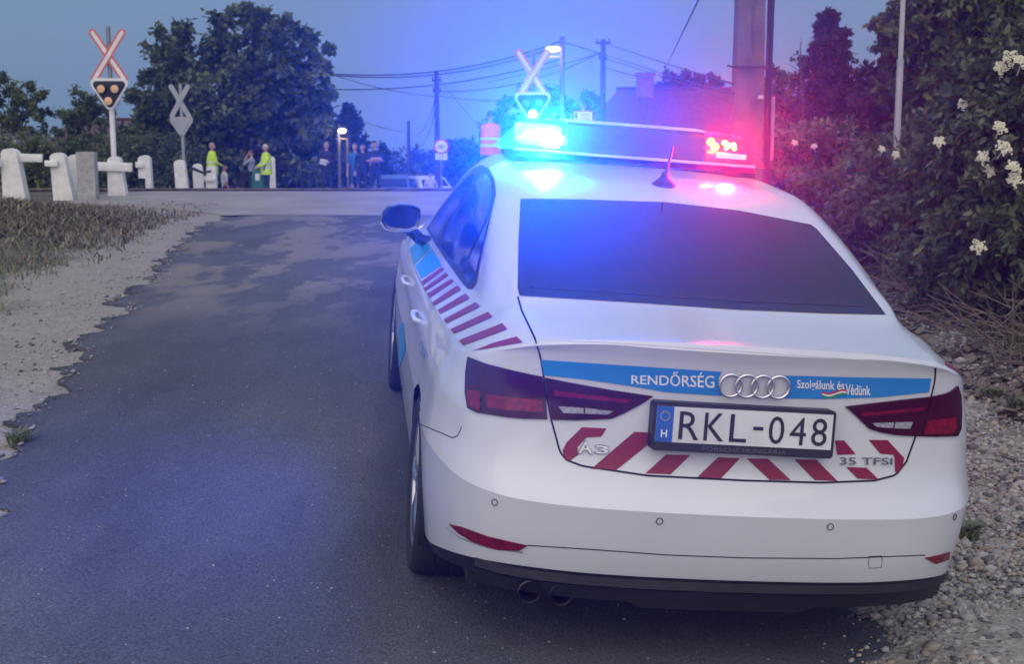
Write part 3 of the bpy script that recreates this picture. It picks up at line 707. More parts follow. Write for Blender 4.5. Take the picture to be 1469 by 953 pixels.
for sx, lm, nm in ((-1, blens, 'blue_lens'), (1, rlens, 'red_lens')):
    secs = [bar_section(sx*.292, ZT, ZB, Y0, Y1), bar_section(sx*.40, ZT, ZB, Y0, Y1), [(sx*(.455 + .115*(1 - (z-ZB)/(ZT-ZB))), y + (.03 if y < 2.04 else -.03), z) for _, y, z in bar_section(0, ZT - .004, ZB, Y0 + .01, Y1 - .01)]]
    o = MB().add(*loft(secs)).obj(nm, lm, lb, sharp=30)
    MB().box((sx*.41, 2.05, ZB + .03), (.20, .16, .05), bev=.01).obj('reflector_block', M('lamp_reflector', (.55,.57,.6), .2, .9), o)
cyan_led = M('blue_led', (.5,.9,1), .5, emis=(.25,.85,1.0), es=60); cyan3 = M('blue_core_glow', (.2,.6,1), .5, emis=(.06,.6,1.0), es=9); cyan2 = M('blue_led_soft', (.3,.6,1), .5, emis=(.05,.45,1.0), es=10)
red_led = M('red_led', (1,.5,.1), .5, emis=(1.,.45,.01), es=22); red2 = M('red_led_soft', (1,.1,.05), .5, emis=(1.,.012,.0), es=9)
for (x, z, r_, m_) in ((-.455,1.515,.013,cyan_led),(-.42,1.52,.017,cyan_led),(-.385,1.522,.019,cyan_led),(-.35,1.518,.02,cyan_led),(-.32,1.505,.018,cyan_led),(-.37,1.49,.018,cyan_led),(-.335,1.485,.014,cyan_led),(-.30,1.50,.015,cyan2),(-.49,1.5,.010,cyan2),(-.41,1.485,.012,cyan2)):
    MB().ball((x, Y0 + .03, z), (r_*1.3, .01, r_*1.15), 8).obj('led_module', m_, lb)
for (x, z, r_, m_) in ((.315,1.545,.011,red_led),(.335,1.525,.012,red_led),(.375,1.545,.008,red_led),(.395,1.535,.008,red_led),(.385,1.525,.007,red_led),(.415,1.54,.006,red_led),(.42,1.525,.006,red_led)):
    MB().ball((x, Y0 + .02, z), (r_*1.5, .008, r_*1.4), 8).obj('led_module', m_, lb)
MB().box((.405, Y0 + .004, 1.492), (.13, .012, .022), bev=.004).obj('alley_light', M('alley_light', (.9,.6,.45), .3, emis=(1,.55,.3), es=.5), lb)
MB().box((.40, 2.05, 1.52), (.18, .1, .08), bev=.02).obj('red_glow_core', red2, lb)
MB().box((-.40, 2.03, 1.515), (.19, .14, .09), bev=.02).obj('blue_glow_core', cyan3, lb)
def lamp(name, typ, loc, col, e, parent=None, size=.03, rot=None, cone=None, blend=1):
    l = bpy.data.lights.new(name, typ); l.energy = e; l.color = col; l.shadow_soft_size = size
    if typ == 'SPOT': l.spot_size = cone; l.spot_blend = blend
    o = bpy.data.objects.new(name, l); COL.objects.link(o); o.location = loc; o.parent = parent
    if rot is not None: o.rotation_euler = rot
    return o
def aim(o, target):   # in parent space
    d = (Vector(target) - o.location); o.rotation_euler = d.to_track_quat('-Z', 'Y').to_euler()
cc = CARI @ Vector(CAM)
def beam(name, x, col, e):
    o = lamp(name, 'SPOT', (x, Y0 - .03, 1.525), col, e, lb, .03, cone=R(70)); aim(o, (cc.x, cc.y, 1.525 + 5.6 * math.tan(R(10))))
beam('blue_beacon_beam', -.39, (.002,.075,1), 13000)
beam('red_beacon_beam', .40, (1,.002,.05), 1000)
def side_beam(name, x, col, e, tgt):
    o = lamp(name, 'SPOT', (x, 2.04, 1.53), col, e, lb, .22, cone=R(150), blend=1); aim(o, tgt)
side_beam('blue_side_beam', -.62, (.01,.08,1), 400, (-4, 0.5, .6))
side_beam('red_side_beam', .63, (1,.008,.04), 22, (5, 2.5, 1.2))
lamp('blue_beacon', 'POINT', (-.39, Y0 - .06, 1.56), (.05,.3,1), 2.0, lb, .05)
lamp('red_beacon', 'POINT', (.42, Y0 - .06, 1.56), (1,.03,.05), .7, lb, .05)

# ------------------------------------------------------------------ vegetation
def leafmat(name, c):
    m, n, b = node_mat(name); g = n.nodes.new('ShaderNodeNewGeometry')
    v = noise(n, g.outputs['Position'], 7, 3); c2 = tuple(x * 1.5 for x in c); c1 = tuple(x * .55 for x in c)
    n.links.new(ramp(n, v, [(.3, c1), (.7, c2)]), b.inputs['Base Color']); b.inputs['Roughness'].default_value = .55
    b.inputs['Specular IOR Level'].default_value = .35
    tr = n.nodes.new('ShaderNodeBsdfTranslucent'); n.links.new(ramp(n, v, [(.3, c1), (.7, c2)]), tr.inputs[0])
    mx = n.nodes.new('ShaderNodeMixShader'); mx.inputs[0].default_value = .42
    n.links.new(b.outputs[0], mx.inputs[1]); n.links.new(tr.outputs[0], mx.inputs[2]); n.links.new(mx.outputs[0], n.nodes['Material Output'].inputs[0]); return m
GREEN = [leafmat('leaf_green', (.115, .15, .045)), leafmat('leaf_light', (.18, .22, .075)), leafmat('leaf_dark', (.055, .078, .028))]
ELDER = [leafmat('elder_leaf', (.12, .15, .07)), leafmat('elder_leaf_light', (.20, .235, .13)), leafmat('elder_leaf_dark', (.055, .075, .038))]
DARKG = [leafmat('needle_dark', (.028, .042, .026)), leafmat('needle_grey', (.05, .065, .042)), leafmat('needle_deep', (.016, .026, .017))]
bark = M('bark', (.09, .07, .055), .9, 0, (.05, .04, .032), 8, bump=.6, bscale=25)
def leaves(name, clumps, n, size, mats, parent, sub=26, sig=.16, shape='oval', org=(0,0,0), even=False, droop=.3):
    """clumps: (x,y,z,rx,ry,rz) in world metres; leaves gather on many small twigs spread over and inside each clump."""
    clumps = np.array(clumps, float); vol = (clumps[:, 3] * clumps[:, 4] * clumps[:, 5]) ** (2/3); vol = vol ** .4 if even else vol; pr = vol / vol.sum()
    ntw = sub * len(clumps)
    ci = rng.choice(len(clumps), ntw, p=pr); d = rng.normal(size=(ntw, 3)); d /= np.linalg.norm(d, axis=1)[:, None]
    rad = .40 + .82 * rng.random(ntw) ** .75; tw = clumps[ci, :3] + d * clumps[ci, 3:] * rad[:, None]
    tdir = d + rng.normal(size=(ntw, 3)) * .5; tdir[:, 2] -= droop; tdir /= np.linalg.norm(tdir, axis=1)[:, None]
    ti = rng.integers(0, ntw, n); s = rng.random(n)
    mr = clumps[ci, 3:].mean(1)[ti][:, None]
    P = tw[ti] + tdir[ti] * (s[:, None] - .4) * mr * sig * 3.2 + rng.normal(size=(n, 3)) * mr * sig * .55
    a = tdir[ti] * .6 + rng.normal(size=(n, 3)) * .8; a[:, 2] -= .25; a /= np.linalg.norm(a, axis=1)[:, None]
    up = rng.normal(size=(n, 3)) * .6 + np.array([0, -.2, 1.]); b = np.cross(a, up); b /= np.linalg.norm(b, axis=1)[:, None]; c = np.cross(a, b)
    L = size * (.6 + .8 * rng.random(n))[:, None]
    if shape == 'oval':
        tpl = [(0,0,0),(.30,.24,.05),(.66,.20,.03),(1,0,-.10),(.66,-.20,.03),(.30,-.24,.05)]; fc = [(0,1,2,3),(0,3,4,5)]
    elif shape == 'needle': tpl = [(0,.12,0),(1,.05,-.1),(1,-.05,-.1),(0,-.12,0)]; fc = [(0,1,2,3)]
    else: tpl = [(0,.0,0),(.45,.33,.08),(1,0,-.1),(.45,-.33,.08)]; fc = [(0,1,2,3)]
    V = np.stack([P + L * (a * x + b * y - c * z) for x, y, z in tpl], 1).reshape(-1, 3) - np.array(org)
    k = len(tpl); base = np.arange(n) * k
    F = np.concatenate([np.stack([base + j for j in f], 1) for f in fc]).astype(np.int32)
    me = bpy.data.meshes.new(name); me.vertices.add(len(V)); me.vertices.foreach_set('co', V.astype(np.float32).ravel())
    me.loops.add(F.size); me.loops.foreach_set('vertex_index', F.ravel()); me.polygons.add(len(F))
    me.polygons.foreach_set('loop_start', np.arange(0, F.size, 4, dtype=np.int32)); me.polygons.foreach_set('loop_total', np.full(len(F), 4, np.int32))
    for m in mats: me.materials.append(m)
    tm = rng.choice(3, ntw, p=[.45, .25, .3]); mi = np.where(rng.random(n) < .7, tm[ti], rng.choice(3, n)); mi = np.tile(mi, len(fc))
    me.polygons.foreach_set('material_index', mi.astype(np.int32)); me.update(); me.validate()
    o = bpy.data.objects.new(name, me); COL.objects.link(o); o.parent = parent
    return o, tw
def C(u, v, Y, rp, ry=None, sq=1.0):   # clump from photo position, radius in px there
    p = pt(u, v, Y); r = rp / ppm(Y); return (p[0], p[1], p[2], r, ry or r, r * sq)
def tree(name, label, base, clumps, n, size, mats, trunk_r=.12, group=None, sub=26, limbs=14, shape='rhomb', sig=.16, cat='tree', trunk_top=None, twigs=0):
    base = Vector(base); t = thing(name, label, cat, base, 0, group)
    o, tw = leaves('crown', clumps, n, size, mats, t, sub, sig, shape, base, mats is DARKG)
    mb = MB(); cm = np.array(clumps)[:, :3]; top_ = Vector(trunk_top) if trunk_top else Vector((cm[:, 0].mean(), cm[:, 1].mean(), cm[:, 2].mean()))
    top_ = top_ - base; mid = top_ * .5 + Vector((.15, .1, 0)) * trunk_r * 4
    mb.tube([(0, 0, -.15), (0, 0, .1), mid, top_], [trunk_r * 1.3, trunk_r, trunk_r * .75, trunk_r * .4], 8)
    for k in range(limbs):
        e = Vector(tw[rng.integers(len(tw))]) - base; f = .45 + .5 * rng.random(); s0 = mid.lerp(top_, (f - .45) * 1.6)
        m_ = s0.lerp(e, .5) + Vector(rng.normal(size=3) * .08 * (e - s0).length); mb.tube([s0, m_, e], [trunk_r * .4, trunk_r * .22, trunk_r * .06], 5)
    mb.obj('trunk', bark, t)
    return t
# big walnut left of centre
tree('walnut_tree', 'large leafy walnut tree spreading behind the people at the crossing', onG(338, 49),
     [C(275,95,50,48), C(345,62,50,44), C(405,72,50,38), C(445,105,50,30), C(232,140,50,38), C(300,150,49,58), C(375,140,50,58), C(440,160,50,36), C(235,200,49,40), C(300,215,49,42), C(380,205,50,45), C(430,225,50,36),
      C(212,72,50,14), C(352,22,50,11), C(476,103,50,12), C(468,72,50,9), C(255,60,50,22), C(200,225,50,26), C(462,215,52,30)], 36000, .24, GREEN, .22, sub=30, limbs=36, sig=.15)
def conifer(name, label, base, h, r, n, seed, group=None, size=.13, lev=22):
    g = np.random.default_rng(seed); cl = []
    for i in range(lev):
        f = .06 + .92 * i / (lev - 1); rr = r * (1 - f) ** .62 + .05
        for k in range(8):
            a = g.random() * 6.28; L_ = rr * (.75 + .4 * g.random())
            for q in (.3, .62, .92): cl.append((base[0] + L_ * q * math.cos(a), base[1] + L_ * q * math.sin(a), base[2] + h * f - .22 * L_ * q + .10 * g.normal() * .3, L_ * .17 + .035, L_ * .17 + .035, L_ * .07 + .035))
    return tree(name, label, base, cl, n, size, DARKG, .03 * h ** .8, group, 5, 10, 'rhomb', .3, trunk_top=(base[0], base[1], base[2] + h * .97))
b0 = onG(1182, 30); conifer('spruce_tree', 'tall dark spruce with ragged top beyond the shrubs right of the concrete pole', b0, pt(1187, 14, 30)[2] - b0.z, 1.2, 34000, 3, size=.10)
b0 = onG(500, 62); conifer('conifer_tree', 'dark pointed conifer behind the lit street lamp and the walnut', b0, pt(484, 148, 62)[2] - b0.z, 1.7, 9000, 5, 'distant conifers', .2)
b0 = onG(549, 85); conifer('conifer_tree', 'small dark conifer above the bluish parked car', b0, pt(549, 205, 85)[2] - b0.z, 1.0, 3000, 6, 'distant conifers', .2)
GB = 'trees beyond the crossing'
tree('bushy_tree', 'dark rounded tree behind the round road sign', onG(645, 70), [C(640,240,70,30), C(612,256,70,20), C(668,235,70,28), C(655,215,70,16)], 8000, .22, GREEN, .15, GB)
tree('bushy_tree', 'loose tree showing above the blue beacon of the police car', onG(740, 58), [C(725,170,58,24), C(758,150,58,24), C(790,135,58,16), C(800,165,58,22), C(712,200,58,26), C(770,190,58,30)], 9000, .17, GREEN, .12, GB, sub=18)
tree('bushy_tree', 'low tree between the lamp pole and the tiled house', onG(845, 64), [C(840,160,64,22), C(820,175,64,18), C(862,170,64,18)], 4000, .2, GREEN, .1, GB)
tree('bushy_tree', 'dense tree showing over the tiled roof beside the chimney', onG(965, 70), [C(960,125,70,17), C(990,122,70,17), C(1020,128,70,17), C(940,130,70,13), C(975,150,70,30)], 7000, .19, DARKG, .14, GB)
tree('bushy_tree', 'sparse tree at the far left edge above the hedge', onG(20, 62), [C(15,135,62,28), C(55,150,62,22), C(-25,150,62,30), C(40,180,62,30)], 5500, .18, GREEN, .12, GB, sub=16)
tree('bushy_tree', 'sparse tree between the left roof and the crossing signal', onG(120, 60), [C(115,160,60,24), C(140,150,60,18), C(100,190,60,24), C(150,190,60,22)], 5000, .18, GREEN, .12, GB, sub=16)
tree('bushy_tree', 'dark tree trunk and crown right of the hi-vis man', onG(455, 54), [C(460,190,54,30), C(485,215,54,20), C(445,235,54,26)], 5000, .18, GREEN, .09, GB)
# hedge on the left behind the white posts
h_ = thing('hedge', 'long dark clipped hedge behind the white crossing posts', 'hedge', onG(90, 46))
leaves('foliage', [C(u, 226 + 5 * math.sin(u), 46, 26, .6) for u in range(-60, 290, 22)] + [C(u, 256, 45.5, 24, .6) for u in range(-60, 290, 22)], 26000, .12, GREEN, h_, 26, .2, 'rhomb', h_.location)
h2 = thing('hedge', 'dark shrubbery below the walnut behind the standing people', 'hedge', onG(420, 56))
leaves('foliage', [C(u, 262, 56, 24, .8) for u in range(200, 520, 20)] + [C(u, 240, 57, 20, .8) for u in range(210, 500, 24)], 16000, .16, DARKG, h2, 24, .2, 'rhomb', h2.location)
h3 = thing('hedge', 'distant dark treeline across the end of the street', 'hedge', onG(620, 140))
leaves('foliage', [C(u, 262 - 14 * math.sin(u * .05) ** 2, 140, 18, 2.5) for u in range(-80, 1100, 15)] + [C(u, 240 - 18 * abs(math.sin(u * .031)), 150, 16, 2.5) for u in range(-80, 1100, 18)], 26000, .5, DARKG, h3, 16, .2, 'rhomb', h3.location)
h4 = thing('hedge', 'row of trees and bushes along the lane behind the photographer', 'hedge', Vector((0, -22, float(G(0, -22)))))  # unseen; added to darken the low bumper and reflect in the paint
leaves('foliage', [(x, -22 + 3 * math.sin(x), 1.6 + 1.1 * math.sin(x * .7), 2.2, 1.5, 2.2) for x in np.arange(-30, 31, 2.4)], 14000, .34, GREEN, h4, 30, .2, 'rhomb', h4.location)
# shrubs on the right
GS = 'shrubs along the right verge'
def shrub(label, base, clumps, n, size, mats=ELDER, sub=40, shape='oval', flowers=(), sig=.13, name='shrub'):
    t = thing(name, label, 'shrub', base, 0, GS)
    o, tw = leaves('foliage', clumps, n, size, mats, t, sub, sig, shape, base, droop=.35)
    mb = MB()
    for k in range(26):
        e = Vector(tw[rng.integers(len(tw))]) - Vector(base); s0 = Vector((rng.normal() * .25, rng.normal() * .25, -.05)); m_ = s0.lerp(e, .55) + Vector((0, 0, .12)) + Vector(rng.normal(size=3) * .08)
        mb.tube([s0, m_, e], [.02, .013, .004], 5)
    mb.obj('stems', bark, t)
    for (u, v, Y, rp) in flowers:
        c = Vector(pt(u, v, Y)) - Vector(base); r = rp / ppm(Y); mb = MB()
        ax = Vector((rng.normal() * .3 - .25, -1.0, .75 + rng.random() * .5)).normalized(); e1 = ax.cross(Vector((1, 0, .1))).normalized(); e2 = ax.cross(e1)
        for k in range(120):
            a = rng.random() * 6.28; q = 1.1 * r * math.sqrt(rng.random()); q *= (.78 + .22 * math.sin(a * 5)); p = c + e1 * q * math.cos(a) + e2 * q * .8 * math.sin(a) + ax * (.25 * r * (1 - (q / r) ** 2) + rng.normal() * .004)
            mb.ball(p, (.0085, .0085, .006), 3)
        mb.tube([c - ax * .12, c - ax * .03, c], [.004, .003, .002], 4)
        mb.obj('flower_cluster', M('elder_blossom', (.78, .75, .58), .7, 0, (.6, .58, .42), 90), t, False)
    return t
A_ = 10.2
shrub('tall elder shrub with cream flower clusters at the right edge of the photo', onG(1475, 11),
      [C(1465,420,10.4,85,.5), C(1400,420,10.7,75,.5), C(1420,330,A_,85,.5), C(1485,310,10,80,.5), C(1400,245,10.5,75,.5), C(1460,215,A_,80,.5), C(1440,140,10.5,60,.45), C(1480,100,10.3,60,.45), C(1520,240,10,110,.6), C(1540,420,10,110,.6), C(1360,380,11,55,.4)],
      52000, .075, sub=70, flowers=[(1434,183,9.6,13),(1440,212,9.5,15),(1410,226,9.7,12),(1418,245,9.8,13),(1454,240,9.3,13),(1456,258,9.3,14),(1404,354,9.6,14),(1347,204,10.0,11),(1450,84,9.8,16),(1436,98,9.9,13),(1362,297,10.2,7),(1466,88,9.6,14),(1382,150,10.2,10)])
shrub('broad mid-green shrub behind the right rear corner of the police car', onG(1330, 14),
      [C(1330,350,13.2,75,.7), C(1280,300,13.5,65,.7), C(1350,260,13.5,70,.7), C(1290,235,14,50,.6), C(1320,420,13,60,.6), C(1240,330,14,55,.6), C(1255,385,13.5,50,.6), C(1390,330,13,70,.7)], 42000, .085, sub=60,
      flowers=[(1285,222,13.0,7),(1311,243,12.8,8),(1265,214,13.2,6)])
shrub('dense shrub beneath the spruce right of the police light bar', onG(1190, 19),
      [C(1200,260,18.5,60,.9), C(1150,250,19,55,.9), C(1230,290,18,55,.9), C(1160,310,18,60,.9), C(1210,340,17.5,55,.9), C(1120,270,19.5,50,.9), C(1190,215,19,35,.8), C(1250,240,18.5,45,.9)], 30000, .10, sub=46,
      flowers=[(1140,205,18,6),(1168,210,18,6)])
shrub('shrub directly behind the concrete utility pole', onG(1120, 25), [C(1125,235,25,45,1), C(1100,260,25,45,1), C(1150,230,25.5,40,1), C(1075,250,26,40,1)], 13000, .13, sub=40, shape='rhomb')
GT = 'tall trees on the right'
tree('broadleaf_tree', 'tall dense broadleaf tree filling the top right corner', onG(1440, 19),
     [C(1400,60,19,75), C(1455,30,19,80), C(1345,75,19,55), C(1305,45,19,38), C(1290,30,19,24), C(1330,15,19,40), C(1380,130,18.5,70), C(1440,120,18.5,75), C(1500,90,19,90), C(1310,120,19,38), C(1480,190,18.5,80), C(1400,0,19,60), C(1282,66,19,12)], 50000, .115, GREEN, .16, GT, sub=60, limbs=34, shape='oval', sig=.14)
tree('broadleaf_tree', 'dull purple-leaved tree between the spruce and the white pole', onG(1268, 27),
     [C(1275,125,27,36), C(1250,155,27,30), C(1295,150,27,38), C(1255,190,27,40), C(1300,190,27,40), C(1225,195,27,32), C(1285,95,27,16)], 20000, .12, [leafmat('plum_leaf', (.07, .055, .045)), leafmat('plum_leaf_light', (.10, .085, .06)), leafmat('plum_leaf_dark', (.035, .03, .028))], .12, GT, sub=36)
tree('broadleaf_tree', 'small dark tree just right of the concrete utility pole', onG(1112, 33), [C(1110,130,33,24), C(1128,155,33,24), C(1108,180,33,26), C(1140,185,33,28)], 8000, .12, GREEN, .09, GT, sub=26)
bare = thing('bare_tree', 'leafless sapling with thin twigs left of the spruce', 'tree', onG(1150, 29))
mb = MB(); o_ = Vector(bare.location); P0 = [Vector(pt(1152 - 4 * t * t, 210 - 150 * t, 29)) - o_ for t in np.linspace(0, 1, 6)]; mb.tube([Vector((0,0,0))] + P0, [.05,.035,.03,.024,.018,.012,.005], 6)
for k in range(34):
    t_ = .15 + .8 * rng.random(); p = P0[0].lerp(P0[-1], t_); d = Vector((rng.normal(), rng.normal() * .5, .5 + rng.random())).normalized() * (.25 + .5 * rng.random() * (1.1 - t_)); mb.tube([p, p + d * .5 + Vector((0,0,.03)), p + d], [.009,.006,.002], 4)
mb.obj('branches', bark, bare)
# tangled dead twigs at the foot of the shrubs: uncountable litter
mb = MB()
for k in range(420):
    Y = 8.2 + 7 * rng.random() ** 1.2; x = 3.15 + .06 * (Y - 9) + abs(rng.normal()) * .45; p = Vector((x, Y, float(G(x, Y)) + .02 + .25 * rng.random() ** 2)); a = rng.random() * 6.28; l_ = .15 + .5 * rng.random()
    d = Vector((math.cos(a), math.sin(a) * .6, rng.normal() * .35 + .2)) * l_
    mb.tube([p, p + d * .5 + Vector(rng.normal(size=3) * .04), p + d], [.006, .005, .002], 4)
tag(mb.obj('dead_twigs', M('dead_twig', (.19, .15, .115), .9, 0, (.10, .08, .06), 5)), 'tangle of dead brown twigs under the right shrubs', 'twigs', kind='stuff')
mb = MB(); brown = M('dead_leaf', (.10, .075, .055), .8, 0, (.17, .135, .10), 3)
VV = []; FF = []
for k in range(1500):
    Y = 7.2 + 9 * rng.random() ** 1.3; x = 2.75 + .05 * (Y - 8) + abs(rng.normal()) * .8; z = float(G(x, Y)) + .012 + .02 * rng.random(); a = rng.random() * 6.28; s_ = .02 + .035 * rng.random(); u_ = Vector((math.cos(a), math.sin(a), rng.normal() * .3)) * s_; v_ = Vector((-math.sin(a), math.cos(a), rng.normal() * .5)) * s_ * .6
    b = len(VV); p = Vector((x, Y, z)); VV += [p - u_, p - v_, p + u_, p + v_ + Vector((0,0,.01))]; FF.append((b, b+1, b+2, b+3))
tag(mesh_obj('leaf_litter', VV, FF, brown, smooth=False), 'brown leaf litter on the soil below the right shrubs', 'leaf litter', kind='stuff')
# gravel
ico = bmesh.new(); bmesh.ops.create_icosphere(ico, subdivisions=1, radius=1); IV = np.array([v.co[:] for v in ico.verts]); IF = np.array([[v.index for v in f.verts] for f in ico.faces]); ico.free()
def stones(name, P, S, mats, probs):
    n = len(P); ang = rng.random((n, 3)) * 6.28; V = np.empty((n, 12, 3)); jit = 1 + .28 * rng.normal(size=(n, 12, 1)).clip(-1.2, 1.2)
    sc3 = np.stack([S * (.8 + .5 * rng.random(n)), S * (.6 + .4 * rng.random(n)), S * (.4 + .35 * rng.random(n))], 1)
    B = IV[None] * jit * sc3[:, None]; c, s = np.cos(ang[:, 0]), np.sin(ang[:, 0]); c2, s2 = np.cos(ang[:, 1] * .1), np.sin(ang[:, 1] * .1)
    x = B[..., 0] * c[:, None] - B[..., 1] * s[:, None]; y = B[..., 0] * s[:, None] + B[..., 1] * c[:, None]; z = B[..., 2] + x * s2[:, None] * .4
    V = np.stack([x, y, z], -1) + P[:, None]
    F = (IF[None] + (np.arange(n) * 12)[:, None, None]).reshape(-1, 3).astype(np.int32)
    me = bpy.data.meshes.new(name); me.vertices.add(n * 12); me.vertices.foreach_set('co', V.astype(np.float32).ravel()); me.loops.add(F.size); me.loops.foreach_set('vertex_index', F.ravel())
    me.polygons.add(len(F)); me.polygons.foreach_set('loop_start', np.arange(0, F.size, 3, dtype=np.int32)); me.polygons.foreach_set('loop_total', np.full(len(F), 3, np.int32))
    for m in mats: me.materials.append(m)
    me.polygons.foreach_set('material_index', np.repeat(rng.choice(len(mats), n, p=probs), 20).astype(np.int32)); me.update(); me.validate()
    o = bpy.data.objects.new(name, me); COL.objects.link(o); return o
def right_edge(y): return np.interp(y, [q[1] for q in Rr], [q[0] for q in Rr])
n = 52000; Y = 2.6 + 9.5 * rng.random(n) ** 1.35; e_ = right_edge(Y) - .28; x = e_ + (rng.random(n) ** .8) * (3.3 - e_ + .05 * (Y - 5)); dens = ss(0, .55, x - e_ - .1) * .95 + .05; k_ = rng.random(n) < dens * (.86 + .14 * (np.sin(x * 7 + np.sin(Y * 3)) > -.5)); x, Y = x[k_], Y[k_]
S = .005 + .015 * rng.random(len(x)) ** 2.6 + (rng.random(len(x)) < .02) * .022
z = G(x, Y) + S * .15 + np.where(x < right_edge(Y) + .02, .03, 0)
STM = [M('pale_stone', (.42, .40, .37), .85, 0, (.30, .285, .265), 30), M('grey_stone', (.24, .235, .23), .85, 0, (.16, .16, .16), 30), M('dark_stone', (.08, .08, .085), .8, 0, (.12, .115, .11), 30), M('tan_stone', (.34, .29, .23), .85, 0, (.25, .21, .17), 30)]
tag(stones('gravel', np.stack([x, Y, z], 1), S, STM, [.38, .28, .16, .18]), 'loose pale gravel on the right verge behind the police car', 'gravel', kind='stuff')
def left_edge(y): return np.interp(y, [q[1] for q in L], [q[0] for q in L])
n = 4200; Y = 4 + 16 * rng.random(n) ** 1.3; x = left_edge(Y) + .05 - 1.9 * rng.random(n) ** 1.6; S = .005 + .014 * rng.random(n) ** 3
tag(stones('verge_pebbles', np.stack([x, Y, G(x, Y) + S * .1 + np.where(x > left_edge(Y), .03, 0)], 1), S, STM, [.34, .26, .2, .2]), 'scattered pebbles and crumbled asphalt on the sandy left verge', 'pebbles', kind='stuff')
n = 900; Y = 3.2 + 9 * rng.random(n) ** 1.3; x = left_edge(Y) + (right_edge(Y) - left_edge(Y)) * rng.random(n); S = .002 + .0035 * rng.random(n)
tag(stones('road_grit', np.stack([x, Y, G(x, Y) + .031], 1), S, STM, [.4, .3, .0, .3]), 'pale grit lying on the dark asphalt', 'grit', kind='stuff')
# grass
def grass(name, P, H, mats, label, wd=.006, lean=.6):
    n = len(P); a = rng.random(n) * 6.28; d = np.stack([np.cos(a), np.sin(a), np.zeros(n)], 1); s = np.stack([-np.sin(a), np.cos(a), np.zeros(n)], 1); up = np.array([0, 0, 1.])
    ln = (lean * rng.random(n))[:, None]; H = H[:, None]; w_ = wd * (.6 + .8 * rng.random(n))[:, None]
    V = np.stack([P - s * w_, P + s * w_, P + d * H * ln * .4 + up * H * .6 + s * w_ * .7, P + d * H * ln * .4 + up * H * .6 - s * w_ * .7, P + d * H * ln * 1.1 + up * H * (1 - .3 * ln)], 1).reshape(-1, 3)
    F = []; mi = rng.choice(len(mats), n)
    for i in range(n): b = i * 5; F.append((b, b+1, b+2, b+3)); F.append((b+3, b+2, b+4))
    return tag(mesh_obj(name, V, F, mats, None, False, np.repeat(mi, 2)), label, 'grass', kind='stuff')
GM = [leafmat('grass_green', (.085, .105, .045)), M('grass_dry', (.30, .25, .16), .8, 0, (.20, .17, .11), 2), M('grass_straw', (.20, .165, .10), .8, 0, (.13, .11, .07), 2)]
n = 30000; Y = 7 + 17 * rng.random(n) ** .9; x = left_edge(Y) - .85 - .012 * Y - abs(rng.normal(size=n)) * 2.0; keep = (np.sin(x * 2.3 + np.sin(Y * 1.1) * 2) + np.sin(Y * 1.9 + x) + rng.normal(size=n) * .7 > .25); x, Y = x[keep], Y[keep]
grass('verge_grass', np.stack([x, Y, G(x, Y)], 1), .02 + .075 * rng.random(len(x)) ** 2, GM + [ELDER[1]], 'dry and green grass on the left verge before the crossing', .006, 1.5)
n = 16000; Y = 18.5 + rng.normal(size=n) * 1.9; x = -7.3 + rng.normal(size=n) * 1.7; k_ = x < left_edge(Y) - .6; x, Y = x[k_], Y[k_]
grass('mound_grass', np.stack([x, Y, G(x, Y)], 1), .04 + .12 * rng.random(len(x)) ** 2, [GM[1], GM[2], M('grass_dead', (.12, .085, .06), .9, 0, (.08, .06, .045), 2)], 'dead brown grass on the low mound below the white posts', .010, 2.2)
n = 16000; Y = 8 + 22 * rng.random(n); x = 3.3 + abs(rng.normal(size=n)) * 1.6 + .04 * (Y - 8); grass('bank_weeds', np.stack([x, Y, G(x, Y)], 1), .05 + .2 * rng.random(n) ** 2, [GM[0], ELDER[2], ELDER[0]], 'dark weeds growing through the foot of the right bank', .008)
for (u, v, rr_, lb) in ((1388, 775, .05, 'small green weed tuft beside the rear bumper on the gravel'), (1425, 575, .07, 'green weed tuft at the back of the gravel strip'), (1462, 590, .06, 'low weed near the right edge of the gravel strip'), (30, 640, .05, 'tiny weed tuft at the broken left asphalt edge')):
    p = gp(u, v); n = 90; a = rng.random(n) * 6.28; q = rr_ * rng.random(n); P = np.stack([p[0] + q * np.cos(a), p[1] + q * np.sin(a), np.full(n, p[2])], 1)
    V = []; F = []
    for i in range(n):
        hh = .04 + .06 * rng.random(); aa = rng.random() * 6.28; d = Vector((math.cos(aa), math.sin(aa), 0)); s_ = Vector((-d.y, d.x, 0)) * .005; b = len(V); p0 = Vector(P[i])
        V += [p0 - s_, p0 + s_, p0 + d * hh * .3 + Vector((0,0,hh*.7)) + s_ * 1.6, p0 + d * hh * .3 + Vector((0,0,hh*.7)) - s_ * 1.6, p0 + d * hh * .9 + Vector((0,0,hh*.9))]; F += [(b,b+1,b+2,b+3),(b+3,b+2,b+4)]
    tag(mesh_obj('weed_tuft', V, F, ELDER[1], smooth=False), lb, 'weed', 'weed tufts by the road')

